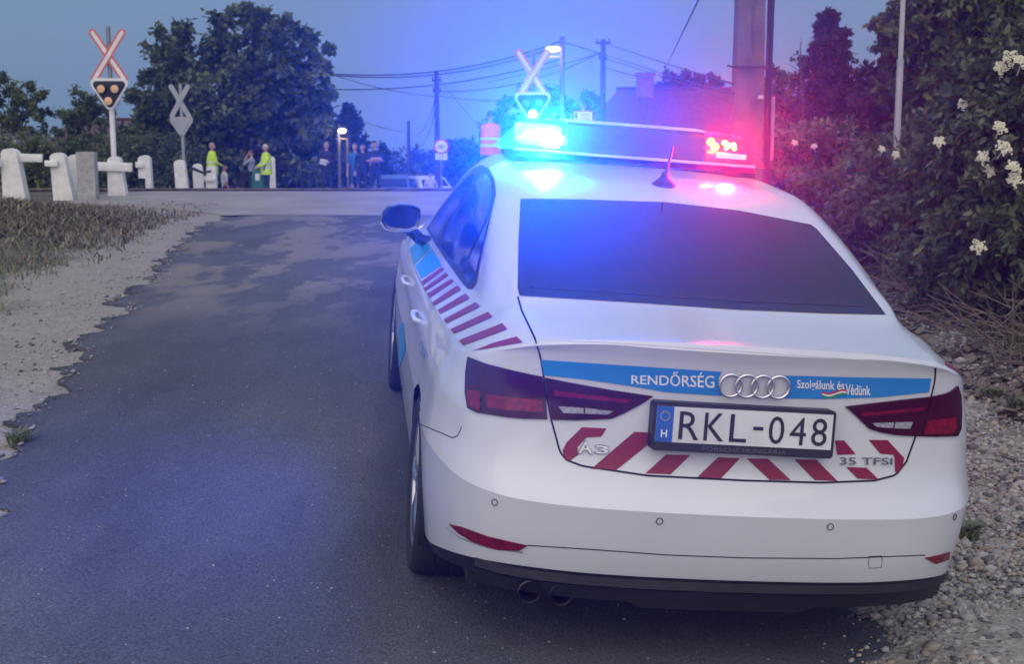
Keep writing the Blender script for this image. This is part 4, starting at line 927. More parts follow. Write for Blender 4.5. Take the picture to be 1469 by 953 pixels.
# ------------------------------------------------------------------ crossing furniture
wconc = M('whitewashed_concrete', (.82, .81, .79), .85, 0, (.68, .67, .65), 7, bump=.4, bscale=30)
gconc = M('weathered_concrete', (.42, .42, .41), .9, 0, (.30, .29, .28), 9, bump=.5, bscale=30)
darkst = M('rusty_dark_steel', (.06, .04, .035), .7, .4)
def crossing_post(label, u, Y, h, w_, lean=0., arms=(), mat=None, taper=.8, top='round', dep=None, notch=False, v0=None):
    b = onG(u, Y); t = thing('crossing_post', label, 'concrete post', b, 0, 'white concrete posts at the crossing'); mat = mat or wconc
    wb, wt = w_ / 2, w_ / 2 * taper; P = [(-wb, -.25), (wb, -.25), (wb * 1.0, 0), (wt, h - wt)]
    P += [(wt * math.cos(a), h - wt * .75 + wt * .75 * math.sin(a)) for a in np.linspace(.15, math.pi - .15, 7)] if top == 'round' else [(wt, h), (-wt, h)]
    P += [(-wt, h - wt), (-wb, 0)]
    if notch: P = [(wb*.1, -.25), (wb, -.25), (wt, h - wt)] + [(wt * math.cos(a), h - wt*.75 + wt*.75 * math.sin(a)) for a in np.linspace(.15, math.pi-.15, 7)] + [(-wt, h - wt), (-wt, h*.38), (wb*.1, h*.38)]
    dp = dep or w_ * .55
    sh = math.tan(lean)
    P = [(x + sh * z, z) for x, z in P]
    MB().prism(P, (0, -dp/2, 0), (1,0,0), (0,0,1), (0, dp, 0)).obj('post_body', mat, t, sharp=25)
    for (x0, x1, z, hh, yy) in arms:
        mb = MB(); mb.box(((x0+x1)/2 + sh*z, yy, z), (abs(x1-x0), .09, hh), Matrix.Rotation(.03, 3, 'Y'), bev=.012); mb.obj('rail_stub', mat, t)
    return t
crossing_post('thick leaning white post with long rail stub at the left photo edge', 20, 25.6, .98, .44, -.07, [(.12,.58,.80,.15,.02),(-.55,-.12,.72,.15,-.22)], taper=.7, dep=.24)
crossing_post('white tapered post with small bracket, second from the left edge', 90, 25.6, .90, .38, -.1, [(-.22,.02,.70,.11,-.16)], taper=.75)
crossing_post('plain white post standing right behind the tapered one', 108, 26.2, .85, .34, 0, taper=.85)
crossing_post('square grey weathered concrete post beside the white ones', 124, 25.4, .92, .34, 0, mat=gconc, taper=1.0, top='flat', dep=.2)
crossing_post('white post with crossed rail stub under the red crossbuck', 167, 26.6, .80, .36, -.05, [(-.32,.36,.60,.17,-.12)], taper=.72)
crossing_post('white notched post right of the lit crossing signal', 207, 28.6, .78, .30, 0, [(-.17,.0,.58,.12,-.1)], notch=True, taper=.85)
crossing_post('far white post left of the grey sign pole', 260, 40, 1.16, .38, -.06, taper=.85)
crossing_post('far white post with a dark rail hook right of the grey sign pole', 284, 41, 1.08, .34, -.04, [(.1,.30,.62,.16,.05)], taper=.8)
crossing_post('far white post in front of the man in the yellow jacket', 301, 41, 1.0, .34, 0.03, [(-.12,.12,.6,.10,-.12)], taper=.85)
crossing_post('slim white post behind the man in the reflective vest', 389, 45.5, 1.5, .22, 0, taper=.95)
pp = thing('crossing_rail', 'dark steel bar between the far white posts', 'rail', onG(275, 40.4)); MB().tube([(.02,-.1,.92),(.3,-.1,.80),(.55,0,.83)], [.05,.04,.04], 6).obj('bar', darkst, pp)
low = MB()
pr_ = [(float(x_), 27.0, 0) for x_ in (-10.4,)]
white_r = M('white_sign_paint', (.78, .78, .78), .5); red_s = M('faded_red_paint', (.62, .12, .10), .5, 0, (.55, .16, .13), 6); blk = M('signal_black', (.012, .012, .014), .6); greyp = M('grey_sign_back', (.36, .38, .40), .55, .2, (.30, .32, .34), 4)
def cross_arms(t, c, L_, w_, ang, mats, y0=-.08, red=False):
    for s_ in (-1, 1):
        ex = Vector((math.cos(ang) * s_, 0, math.sin(ang))); ez = Vector((-math.sin(ang) * s_, 0, math.cos(ang)))
        def capsule(l, r): return [(l/2 + r*math.cos(a), r*math.sin(a)) for a in np.linspace(-math.pi/2, math.pi/2, 6)] + [(-l/2 - r*math.cos(a), -r*math.sin(a)) for a in np.linspace(-math.pi/2, math.pi/2, 6)]
        yy = y0 - (.012 if s_ > 0 else 0)
        o = MB().prism(capsule(L_ - w_, w_/2), (c[0], yy, c[1]), ex, ez, (0, .01, 0)).obj('cross_arm', mats[0], t)
        if red: MB().prism(capsule(L_ - w_, w_/2 - .040), (c[0], yy - .002, c[1]), ex, ez, (0, .002, 0)).obj('arm_face', mats[1], o)
def rtri(w_, h, r):   # rounded triangle pointing down
    pts = [(-w_/2 + r, h/2 - r), (0, -h/2 + r), (w_/2 - r, h/2 - r)]; out_ = []
    for (cx, cy), a0, a1 in zip(pts, (90, 210, -30), (210, 330, 90)):
        out_ += [(cx + r*math.cos(R(a)), cy + r*math.sin(R(a))) for a in np.linspace(a0, a1, 8)]
    return out_
peach = M('signal_lens_amber', (.60, .38, .22), .3, emis=(1, .52, .25), es=.12)  # these lenses are unlit; a faint glow is put into the material
def signal(label, u, Y, vtop, varm, vtri, vb, lit):
    b = onG(u, Y); k = ppm(Y) ; t = thing('crossing_signal', label, 'railway signal', b, 0, 'level crossing signals')
    Z = lambda v: pt(u, v, Y)[2] - b.z
    MB().tube([(0,0,-.1),(0,0,Z(vb))], .055, 12).obj('pole', white_r, t); MB().tube([(0,0,Z(vb)),(0,0,Z(vtop))], .045, 12).obj('pole_top', M('galvanised_grey', (.25,.26,.27), .5, .4), t)
    cross_arms(t, (0, Z(varm)), 1.22, .15, R(57), (red_s, white_r), -.07, True)
    zc = Z(vtri); w_, h = .74, .62
    p = MB().prism(rtri(w_, h, .10), (0, -.10, zc), (1,0,0), (0,0,1), (0,.03,0)).obj('signal_board', white_r, t)
    MB().prism(rtri(w_-.11, h-.11, .07), (0, -.115, zc), (1,0,0), (0,0,1), (0,.014,0)).obj('black_panel', blk, p)
    for (x, z, on) in ((-.135,.10,lit[0]),(.135,.10,lit[1]),(0,-.135,lit[2])):
        q = MB(); q.lathe([(.088,-.09),(.092,-.0)], 18, (x,-.115,zc+z), 'y'); q.obj('lamp_hood', blk, t)
        MB().lathe([(.078,-.003),(.05,-.012),(.001,-.016)], 18, (x,-.21,zc+z), 'y').obj('lamp_lens', on, t)
    return t
signal('crossing signal with red and white crossbuck and three glowing lenses, left of the road', 163, 27, 38, 80, 135, 152, (peach,)*3)
white_on = M('signal_lens_white_lit', (.9,1,1), .3, emis=(.75, 1, 1), es=25)
dull = M('signal_lens_dull', (.12, .14, .14), .3)
s3 = signal('crossing signal with its lower white lamp lit, rising behind the blue beacon', 764, 28, 70, 107, 154, 172, (dull, dull, white_on))
# grey sign seen from behind
b = onG(263, 42); t = thing('crossing_sign', 'grey back of a crossbuck and triangular board on a thin pole', 'railway sign', b); Z = lambda v: pt(263, v, 42)[2] - b.z
MB().tube([(0,0,-.1),(-.03,0,Z(120))], .05, 10).obj('pole', greyp, t); cross_arms(t, (-.05, Z(145)), 1.18, .15, R(60), (greyp,), -.06)
MB().prism([(-.36,.22),(-.30,.27),(.30,.27),(.36,.22),(.34,.1),(.07,-.3),(-.07,-.3),(-.34,.1)], (-.02,-.075,Z(180)), (1,0,0), (0,0,1), (0,.02,0)).obj('board_back', greyp, t)
# round sign
b = onG(633, 43); t = thing('road_sign', 'round red-rimmed road sign with a small plate below on a thin pole', 'road sign', b); zc = pt(633, 210, 43)[2] - b.z
MB().tube([(0,0,-.1),(0,0,zc)], .03, 10).obj('pole', M('galvanised_grey', (.25,.26,.27)), t)
d1 = MB().lathe([(.24,-.01),(.24,.01)], 32, (0,-.045,zc), 'y').obj('sign_disc', M('sign_red_rim', (.55,.05,.12), .4), t)
MB().lathe([(.19,-.004),(.19,.0)], 32, (0,-.058,zc), 'y').obj('sign_face', M('sign_white_face', (.8,.82,.82), .3, emis=(.5,.8,.9), es=.0), d1)
gm = MB()
for cx in (-.06, .06): gm.mi = 0; gm.add(*(lambda T: (T.V, T.F))(MB().lathe([(.045 + .008*math.cos(a), .003*math.sin(a)) for a in np.linspace(0, 6.283, 6, endpoint=False)], 18, (cx, -.066, zc - .03), 'y', True)))
gm.tube([(-.06,-.066,zc-.03),(-.02,-.066,zc+.05),(.04,-.066,zc+.05),(.06,-.066,zc-.03)], .008, 5); gm.tube([(-.02,-.066,zc+.05),(0,-.066,zc-.03),(.04,-.066,zc+.05)], .008, 5); gm.obj('sign_symbol', blk, d1)
d2 = MB().box((0,-.045,pt(633,224.5,43)[2]-b.z), (.38,.015,.20)).obj('plate', M('sign_white_face', (.8,.82,.82)), t)
for dz_ in (.045, 0, -.045): MB().box((0,-.055,pt(633,224.5,43)[2]-b.z+dz_), (.28,.003,.015)).obj('text_line', M('sign_grey_text', (.2,.25,.28)), d2)
# high-voltage warning plate
b = onG(836, 27.5); t = thing('warning_sign', 'small yellow high-voltage warning plate with lightning bolt above the light bar', 'warning sign', b); zc = pt(836, 167, 27.5)[2] - b.z
MB().tube([(0,.03,-.1),(0,.03,zc+.17)], .025, 8).obj('pole', white_r, t)
d1 = MB().box((0,0,zc), (.40,.012,.235)).obj('sign_plate', M('sign_red_edge', (.6,.08,.05), .5), t); MB().box((0,-.008,zc), (.365,.004,.2)).obj('sign_face', M('sign_yellow', (.80,.52,.20), .5), d1)
MB().prism([(-.02,.08),(.02,.08),(0,.015),(.03,.015),(-.015,-.085),(-.005,-.02),(-.035,-.02)], (-.135,-.0125,zc), (1,0,0), (0,0,1), (0,.002,0)).obj('lightning_bolt', blk, d1)
for i, (a, c_) in enumerate(((.055,.20),(.02,.22),(-.015,.19),(-.05,.21))): MB().box((.045,-.0115,zc+a), (c_,.002,.014)).obj('text_line', red_s, d1)

# ------------------------------------------------------------------ poles, lamps, wires
pconc = M('pole_concrete', (.17, .145, .13), .9, 0, (.12, .105, .095), 5, bump=.5, bscale=20); woodp = M('pole_wood', (.085, .06, .05), .9, 0, (.06, .045, .04), 8, bump=.4)
b = onG(1071, 15); t = thing('utility_pole', 'massive tapering concrete utility pole with cables just beyond the red beacon', 'utility pole', b)
H_ = 8.5
def taperbox(cx, wb, wt, db, dt, y=0, z0=-.2, h=H_):
    V = []
    for z, w_, d_ in ((z0, wb, db), (h, wt, dt)): V += [(cx[0 if z == z0 else 1] - w_/2, y - d_/2, z), (cx[0 if z == z0 else 1] + w_/2, y - d_/2, z), (cx[0 if z == z0 else 1] + w_/2, y + d_/2, z), (cx[0 if z == z0 else 1] - w_/2, y + d_/2, z)]
    return V, [(0,1,5,4),(1,2,6,5),(2,3,7,6),(3,0,4,7),(4,5,6,7),(3,2,1,0)]
mb = MB(); mb.add(*taperbox((-.105,-.06), .16, .10, .34, .22)); mb.add(*taperbox((.08,.045), .18, .11, .26, .18, .05)); mb.add(*taperbox((-.02,-.01), .08, .06, .2, .14, .06)); mb.obj('pole_shaft', pconc, t, False)
Zp = lambda v: pt(1071, v, 15)[2] - b.z
mb = MB()
for dx, r_ in ((.195,.020),(.222,.012),(.242,.009)): mb.tube([(dx + .01*math.sin(z*1.3+dx*9), -.05, z) for z in np.linspace(0, 7, 14)], r_, 7)
mb.obj('cables', M('cable_sheath', (.02,.017,.018), .6), t)
mb = MB(); mb.box((-.03,-.20,Zp(97)), (.34,.03,.03)); mb.box((.18,-.02,Zp(97)), (.03,.36,.03)); mb.tube([(-.20,-.2,Zp(97)),(-.27,-.2,Zp(95)),(-.285,-.2,Zp(97)),(-.27,-.2,Zp(99.5)),(-.2,-.2,Zp(99))], .011, 6); mb.obj('clamp_bracket', darkst, t)
MB().tube([(.27,.0,Zp(138)),(.27,.0,Zp(230))], .022, 8).obj('conduit', M('grey_conduit', (.35,.33,.36), .5), t)
mb = MB(); mb.box((.10,-.19,Zp(140)), (.06,.03,.035), bev=.006); mb.obj('connector_clip', M('light_spot_metal', (.8,.7,.55), .25, .6), t)  # pale block stands for a spot of light on the pole
b = onG(1284, 13.5); t = thing('slim_pole', 'slim pale metal pole rising out of the right shrubs', 'pole', b); MB().tube([(0,0,-.1),(0,0,1.9),(0,0,1.9),(.0,0,5)], [.033,.033,.026,.024], 12).obj('shaft', M('pale_pole_paint', (.48,.46,.47), .5, 0, (.38,.37,.38), 3), t)
MB().lathe([(.036,0),(.036,.06)], 12, (0,0,1.9)).obj('collar', greyp, t)
def pole(label, u, Y, vtop, r, mat, arms=(), lean=0.):
    b = onG(u, Y); t = thing('electricity_pole', label, 'electricity pole', b, 0, 'electricity poles'); h = pt(u, vtop, Y)[2] - b.z
    MB().tube([(0,0,-.2),(lean*.5,0,h*.5),(lean,0,h)], [r*1.25, r*1.05, r*.8], 10).obj('shaft', mat, t)
    for z, l in arms:
        MB().box((lean,0,h-z), (l,.07,.07)).obj('cross_arm', darkst, t)
        for sx in (-1,1): MB().lathe([(.03,0),(.045,.03),(.03,.06),(.045,.09),(.02,.12)], 10, (lean+sx*l*.42,0,h-z+.035)).obj('insulator', M('insulator_glaze', (.2,.12,.08), .3), t)
    return t
pole('dark wooden pole with guy wires left of the round sign', 627, 52, 102, .10, woodp, [(.35,.35),(.75,.3)])
pole('farther thin wooden pole above the bluish parked car', 586, 78, 173, .11, woodp)
pole('dark wooden pole between the lit street lamp and the tiled house', 864, 47, 56, .10, woodp, [(.12,.5),(.65,.3)])
lampm2 = M('street_lamp_glow', (1,.9,.7), .3, emis=(1,.80,.45), es=22)
def street_lamp(label, u, Y, vtop, lu, lv, r, coltop, lw):
    b = onG(u, Y); t = thing('street_lamp', label, 'street lamp', b, 0, 'lit street lamps'); h = pt(u, vtop, Y)[2] - b.z; L0 = Vector(pt(lu, lv, Y)) - b
    MB().tube([(0,0,-.2),(0,0,h)], [r*1.2, r*.85], 10).obj('shaft', coltop, t); MB().tube([(0,0,L0.z+.02),(L0.x*.5,-.1,L0.z+.13),(L0.x,-.2,L0.z+.09)], .03, 8).obj('lamp_arm', greyp, t)
    MB().ball((L0.x,-.2,L0.z+.06), (lw,.13,.07), 8).obj('lamp_housing', greyp, t); MB().ball((L0.x,-.22,L0.z), (lw*.85,.12,.10), 8).obj('lamp_bowl', lampm2, t)
    lamp('street_light', 'POINT', (L0.x, -.2, L0.z - .3), (1,.78,.45), 10, t, .1)
    return t
sl = street_lamp('lit street lamp on a concrete pole behind the crossing signal', 806, 45, 52, 793, 70, .10, pconc, .26)
MB().box((-.25, -.02, pt(806, 81, 45)[2] - sl.location.z), (.5,.04,.05)).obj('bracket', pconc, sl)
s5 = street_lamp('lit street lamp above the group of dark-clothed people', 486, 50, 178, 492, 187, .06, pconc, .17)
MB().tube([(-.1,0,pt(486,199,50)[2]-s5.location.z),(.35,0,pt(486,199,50)[2]-s5.location.z)], .03, 6).obj('bracket', pconc, s5); MB().tube([(.3,.1,-.2),(.3,.1,pt(486,200,50)[2]-s5.location.z)], .045, 8).obj('second_shaft', pconc, s5)
wirem = M('wire_black', (.015,.015,.02), .6)
for lb, a, m_, c_, r_ in (('upper wire from the walnut to the lamp pole', (480,106,52), (610,104,50), (806,58,45), .022), ('second wire from the walnut to the lamp pole', (480,108,52), (625,107,50), (806,64,45), .022),
    ('wire passing the wooden pole top at mid height', (470,128,54), (600,124,52), (806,84,45), .022), ('wire from the wooden pole to the dark pole right', (630,131,52), (740,120,49), (864,74,47), .02),
    ('thin descending wire from the walnut to the wooden pole', (480,108,54), (545,126,53), (625,138,52), .014), ('thin level wire right of the wooden pole', (630,138,52), (680,143,50), (735,146,48), .014),
    ('guy wire slanting from the wooden pole towards the vested man', (631,116,52), (660,150,51), (692,188,50), .014), ('slack wire from the wooden pole to the far pole', (625,137,52), (612,178,60), (590,191,78), .016),
    ('second slack wire from the wooden pole to the far pole', (627,140,52), (614,195,60), (590,200,78), .016), ('faint wire left of the far pole', (505,168,70), (545,182,74), (586,190,78), .016), ('guy wire of the far wooden pole', (585,205,78), (580,232,78), (572,252,78), .016),
    ('wire from the lamp pole top to the dark pole', (808,60,45), (835,68,46), (864,78,47), .016), ('upper wire from the dark pole to the concrete pole', (868,62,47), (960,92,30), (1052,120,15), .012), ('middle wire from the dark pole to the concrete pole', (868,78,47), (960,108,30), (1052,134,15), .012),
    ('lower wire from the dark pole down past the chimney', (868,84,47), (930,103,40), (1052,148,15), .012), ('faint wire under the dark pole top', (868,96,47), (900,106,45), (925,112,55), .014), ('steep service wire crossing the sky above the house', (1007,-10,16), (980,45,22), (950,108,58), .012),
    ('long wire at the left of the lamp pole under its bracket', (700,118,50), (760,104,47), (862,76,47), .014)):
    P = [Vector(pt(*a)), Vector(pt(*m_)), Vector(pt(*c_))]; Q = []
    k = (m_[0] - a[0]) / (c_[0] - a[0]) if c_[0] != a[0] else .5; k = min(max(k, .2), .8)
    for t_ in np.linspace(0, 1, 20):
        l0 = (t_ - k) * (t_ - 1) / (k); l1 = t_ * (t_ - 1) / (k * (k - 1)); l2 = t_ * (t_ - k) / (1 - k); Q.append(P[0] * l0 + P[1] * l1 + P[2] * l2)
    tag(MB().tube(Q, r_, 4).obj('overhead_wire', wirem), lb, 'wire', 'overhead wires')

# ------------------------------------------------------------------ houses
def tile_mat(name, c1, c2):
    m, n, b = node_mat(name); g = n.nodes.new('ShaderNodeTexCoord'); br = n.nodes.new('ShaderNodeTexBrick'); n.links.new(g.outputs['Generated'], br.inputs[0])
    mp = n.nodes.new('ShaderNodeMapping'); n.links.new(g.outputs['Object'], mp.inputs[0]); mp.inputs['Rotation'].default_value = (R(90), 0, 0); n.links.new(mp.outputs[0], br.inputs[0])
    br.inputs['Scale'].default_value = 4; br.inputs['Color1'].default_value = (*c1, 1); br.inputs['Color2'].default_value = (*c2, 1); br.inputs['Mortar'].default_value = (*(x * .35 for x in c1), 1); br.inputs['Mortar Size'].default_value = .02; br.inputs['Row Height'].default_value = .5
    n.links.new(br.outputs[0], b.inputs['Base Color']); b.inputs['Roughness'].default_value = .85; bumpn(n, b, br.outputs[1], -.6, .03); return m
rt = tile_mat('roof_tile', (.12, .05, .035), (.08, .035, .027)); plaster = M('house_plaster', (.42, .38, .34), .9, 0, (.36, .33, .30), 2)
brick = tile_mat('chimney_brick', (.28, .13, .09), (.2, .1, .07))
def house(label, u0, u1, Y, vr, ve, hipl, wdep, rtm, chim=None, win=()):
    a = Vector(pt(u0, ve, Y)); c_ = Vector(pt(u1, ve, Y)); zr = pt((u0+u1)/2, vr, Y + wdep/2)[2]; b = onG((u0+u1)/2, Y + wdep/2); b.x = (a.x + c_.x) / 2; b.z = float(G(b.x, b.y)); t = thing('house', label, 'house', b)
    W_ = (c_.x - a.x) / 2; ze = a.z - b.z; zr -= b.z; dd = wdep / 2
    MB().box((0, 0, ze/2 - .2), (2*W_ - .5, wdep - .5, ze + .2)).obj('wall', plaster, t, False)
    V = [(-W_,-dd,ze),(W_,-dd,ze),(W_,dd,ze),(-W_,dd,ze),(-W_+hipl,0,zr),(W_-hipl,0,zr)]
    V += [(x, y, z - .12) for x, y, z in V[:4]]
    r = mesh_obj('roof', V, [(0,1,5,4),(1,2,5),(2,3,4,5),(3,0,4),(0,6,7,1),(1,7,8,2),(2,8,9,3),(3,9,6,0),(9,8,7,6)], rtm, t, False)
    if chim:
        cu, cv0, cv1, cw = chim; p = pt(cu, cv0, Y + wdep/2 - .4); x = p[0] - b.x; z1 = p[2] - b.z; z0 = zr - .6
        q = MB(); q.box((x, -.4, (z0+z1)/2), (cw, .6, z1 - z0)); q.box((x, -.4, z1 - .08), (cw + .12, .72, .16)); q.obj('chimney', brick, r, False)
    for (x, z, w_, h) in win:
        f = MB().box((x, -dd + .235, z), (w_ + .16, .06, h + .16)).obj('window', white_r, t, False); MB().box((x, -dd + .20, z), (w_, .02, h)).obj('pane', glassm, f, False)
    MB().tube([(-W_+hipl-.1,0,zr+.03),(W_-hipl+.1,0,zr+.03)], .09, 6).obj('ridge_tiles', rt, r)
    return t
house('tiled house with brick chimney behind the light bar', 838, 1150, 56, 128, 196, 1.7, 8, rt, (925, 104, 140, .72), [(-1.8,1.9,.9,.9),(1.0,1.9,.9,.9)])
house('low house with a dull red roof behind the left hedge', 60, 172, 62, 172, 212, .3, 7, tile_mat('old_roof_tile', (.15,.085,.085), (.11,.07,.07)), None, [(-.6,1.4,.8,.8)])
house('pale-roofed outbuilding at the far left edge', -60, 20, 60, 184, 205, .3, 6, M('pale_roof_sheet', (.30,.30,.32), .7), None, [(.4,1.2,.6,.6)])

# ------------------------------------------------------------------ people
skinm = M('skin', (.50, .29, .22), .55, 0, (.46, .26, .20), 20)
def cloth(name, c, c2=None, sc=30): return M(name, c, .85, 0, c2, sc)
def person(label, u, Y, h, face, top_, bot, hairc, pose='stand', shoes=None, sleeve=None, vest=None, short=False, extra=None):
    b = onG(u, Y); t = thing('person', label, 'person', b, R(face)); k = h / 1.75
    J_ = {'pel': (0,0,.96), 'wai': (0,0,1.10), 'che': (0,.01,1.30), 'nek': (0,0,1.47), 'hb': (0,.015,1.55), 'ht': (0,.015,1.66)}
    rad = {'pel': (.15,.11), 'wai': (.145,.105), 'che': (.165,.115), 'nek': (.058,.058), 'hb': (.055,.06), 'ht': (.06,.065)}
    E_ = [('pel','wai'),('wai','che'),('che','nek'),('nek','hb')]
    del J_['ht']
    for s_, n_ in ((-1,'l'),(1,'r')):
        J_['sh'+n_] = (s_*.185,0,1.40); J_['hi'+n_] = (s_*.095,0,.90); J_['kn'+n_] = (s_*.11,.01,.49); J_['an'+n_] = (s_*.12,-.01,.09); J_['to'+n_] = (s_*.135,.16,.035)
        J_['el'+n_] = (s_*.245,-.02,1.13); J_['wr'+n_] = (s_*.25,.06,.89); J_['pa'+n_] = (s_*.245,.08,.82)
        if pose == 'folded' : J_['el'+n_] = (s_*.25,.03,1.15); J_['wr'+n_] = (-s_*.02,.24,1.20); J_['pa'+n_] = (-s_*.09,.235,1.22)
        if pose == 'papers' : J_['el'+n_] = (s_*.24,.0,1.15); J_['wr'+n_] = (s_*.09,.27,1.13); J_['pa'+n_] = (s_*.05,.33,1.14)
        if pose == 'mouth' : J_['el'+n_] = (s_*.20,.22,1.20); J_['wr'+n_] = (s_*.06,.20,1.44); J_['pa'+n_] = (s_*.03,.17,1.52)
        if pose == 'bent' : J_['el'+n_] = (s_*.23,.08,1.16); J_['wr'+n_] = (s_*.10,.28,1.05); J_['pa'+n_] = (s_*.05,.33,1.02)
        rad['sh'+n_] = .062; rad['el'+n_] = .044; rad['wr'+n_] = .030; rad['pa'+n_] = .034; rad['hi'+n_] = .10; rad['kn'+n_] = .062; rad['an'+n_] = .042; rad['to'+n_] = .036
        E_ += [('che','sh'+n_),('sh'+n_,'el'+n_),('el'+n_,'wr'+n_),('wr'+n_,'pa'+n_),('pel','hi'+n_),('hi'+n_,'kn'+n_),('kn'+n_,'an'+n_),('an'+n_,'to'+n_)]
        w3, p3 = Vector(J_['wr'+n_]), Vector(J_['pa'+n_]); d = (p3 - w3).normalized(); sd = d.cross(Vector((0,1,.2))).normalized() 
        for fi, (off, ln) in enumerate(((-.030,.062),(-.010,.074),(.010,.070),(.030,.056))):
            a = p3 + sd*off + d*.02; c_ = a + d*ln*.5 + Vector((0,.004,0)); e = c_ + d*ln*.4 + Vector((0,.012,-.004))
            J_[f'f{fi}a{n_}'], J_[f'f{fi}b{n_}'], J_[f'f{fi}c{n_}'] = a, c_, e; rad[f'f{fi}a{n_}'] = .010; rad[f'f{fi}b{n_}'] = .009; rad[f'f{fi}c{n_}'] = .008
            E_ += [('pa'+n_, f'f{fi}a{n_}'), (f'f{fi}a{n_}', f'f{fi}b{n_}'), (f'f{fi}b{n_}', f'f{fi}c{n_}')]
        a = w3 + d*.03 - sd*s_*.03 + Vector((0,.012,0)); e = a + d*.035 - sd*s_*.018; J_['ta'+n_], J_['tb'+n_] = a, e; rad['ta'+n_] = .012; rad['tb'+n_] = .009; E_ += [('wr'+n_,'ta'+n_),('ta'+n_,'tb'+n_)]
    if pose == 'sit':
        for s_, n_ in ((-1,'l'),(1,'r')):
            J_['kn'+n_] = (s_*.13,.42,.95); J_['an'+n_] = (s_*.12,.38,.54); J_['to'+n_] = (s_*.13,.52,.49)
    names = list(J_); idx = {n_: i for i, n_ in enumerate(names)}
    dz = -.44 if pose == 'sit' else 0
    me = bpy.data.meshes.new('sk'); me.from_pydata([tuple(np.array(J_[n_]) * k + np.array([0,0,dz])) for n_ in names], [(idx[a], idx[c_]) for a, c_ in E_], [])
    o = bpy.data.objects.new('sk', me); COL.objects.link(o); o.modifiers.new('s', 'SKIN'); sv = me.skin_vertices[0].data
    for n_ in names: r_ = rad[n_]; sv[idx[n_]].radius = tuple(x * k for x in (r_ if isinstance(r_, tuple) else (r_, r_)))
    sv[idx['pel']].use_root = True
    sb = o.modifiers.new('u', 'SUBSURF'); sb.levels = 1; bpy.context.view_layer.update()
    m2 = bpy.data.meshes.new_from_object(o.evaluated_get(bpy.context.evaluated_depsgraph_get())); bpy.data.objects.remove(o)
    V = [tuple(v.co) for v in m2.vertices]; F = [tuple(p.vertices) for p in m2.polygons]; mats = [skinm, top_, bot, shoes or cloth('dark_shoe', (.02,.02,.022)), sleeve or top_]
    mi = []
    seg = [(np.array(J_[a]) * k + (0,0,dz), np.array(J_[c_]) * k + (0,0,dz), a, c_) for a, c_ in E_]
    def cls(a, c_):
        if c_[0] in 'ft' and c_[:2] != 'to' or c_[:2] == 'pa': return 0
        if c_[:2] == 'wr': return 0 if short else 4
        if c_[:2] in ('el', 'sh'): return 4 if c_[:2] == 'el' else 1
        if c_ in ('wai','che'): return 1
        if c_ == 'nek': return 1
        if c_ == 'hb': return 0
        if c_[:2] in ('hi','kn'): return 2
        if c_[:2] == 'an': return 0 if short == 'legs' else 2
        return 3
    cl_ = [cls(a, c_) for _, _, a, c_ in seg]; S0 = np.array([s[0] for s in seg]); S1 = np.array([s[1] for s in seg]); DD = S1 - S0; LL_ = (DD ** 2).sum(1)
    Va = np.array(V)
    for f in F:
        p = Va[list(f)].mean(0); t_ = np.clip(((p - S0) * DD).sum(1) / LL_, 0, 1); q = np.linalg.norm(S0 + DD * t_[:, None] - p, axis=1); mi.append(cl_[int(q.argmin())])
    mb = MB(); mb.V = V; mb.F = F; mb.I = mi; hz = 1.635 * k + dz; hy = .02 * k
    mb.mi = 0; mb.ball((0, hy, hz), (.074*k, .092*k, .112*k), 12); mb.ball((0, hy + .096*k, hz - .01*k), (.012*k, .018*k, .022*k), 6)
    for s_ in (-1, 1): mb.ball((s_*.076*k, hy, hz - .008*k), (.010*k, .018*k, .028*k), 6)
    mb.ball((0, hy + .088*k, hz - .055*k), (.024*k, .008*k, .006*k), 6)
    body_ = mb.obj('body', mats, t, sharp=80)
    em = MB()
    for s_ in (-1, 1): em.ball((s_*.030*k, hy + .082*k, hz + .012*k), (.012*k, .008*k, .007*k), 6)
    em.obj('eyes', blk, t)
    hm = MB(); Vh = []; n_ = 12
    for i in range(8):
        a = math.pi * .56 * i / 7
        for j in range(16):
            b_ = 2 * math.pi * j / 16; fr = math.sin(b_) ; drop = 1.0 if fr < .3 else .62
            aa = a * drop; Vh.append((.080*k*math.sin(aa)*math.cos(b_), hy - .004*k + .099*k*math.sin(aa)*math.sin(b_), hz + .012*k + .112*k*math.cos(aa)))
    hm.add(Vh, [(i*16+j, i*16+(j+1) % 16, (i+1)*16+(j+1) % 16, (i+1)*16+j) for i in range(7) for j in range(16)]); hm.obj('hair', cloth('hair_%s' % str(hairc), hairc), t)
    if vest:
        vm, sm = vest; V = []; rows = [(.80,.225,.175),(.95,.23,.18),(1.10,.215,.17),(1.25,.22,.16),(1.37,.225,.13),(1.43,.205,.115),(1.475,.12,.09),(1.49,.075,.075)]
        for z, rx, ry in rows:
            for j in range(24): a = 2*math.pi*j/24; V.append((rx*k*math.cos(a), ry*k*math.sin(a)+.005, z*k+dz))
        F = [(i*24+j, i*24+(j+1) % 24, (i+1)*24+(j+1) % 24, (i+1)*24+j) for i in range(len(rows)-1) for j in range(24)]
        vo = mesh_obj('vest', V, F, vm, t)
        for z in (.98, 1.12):
            V = [((rx+.006)*k*math.cos(2*math.pi*j/24), (ry+.006)*k*math.sin(2*math.pi*j/24)+.005, zz_*k+dz) for zz_, rx, ry in ((z,.228,.178),(z+.055,.225,.175)) for j in range(24)]
            mesh_obj('reflective_band', V, [(j, (j+1) % 24, 24+(j+1) % 24, 24+j) for j in range(24)], sm, vo)
        if vest[0].name.startswith('hivis_yellow'):
            pass
    return t
refl = M('reflective_tape', (.62,.64,.64), .35); hvy = M('hivis_yellow', (.62,.85,.02), .6, 0, (.5,.72,.02), 8, emis=(.6,.9,.02), es=.0); hvo = M('hivis_orange_pink', (.95,.05,.10), .6)
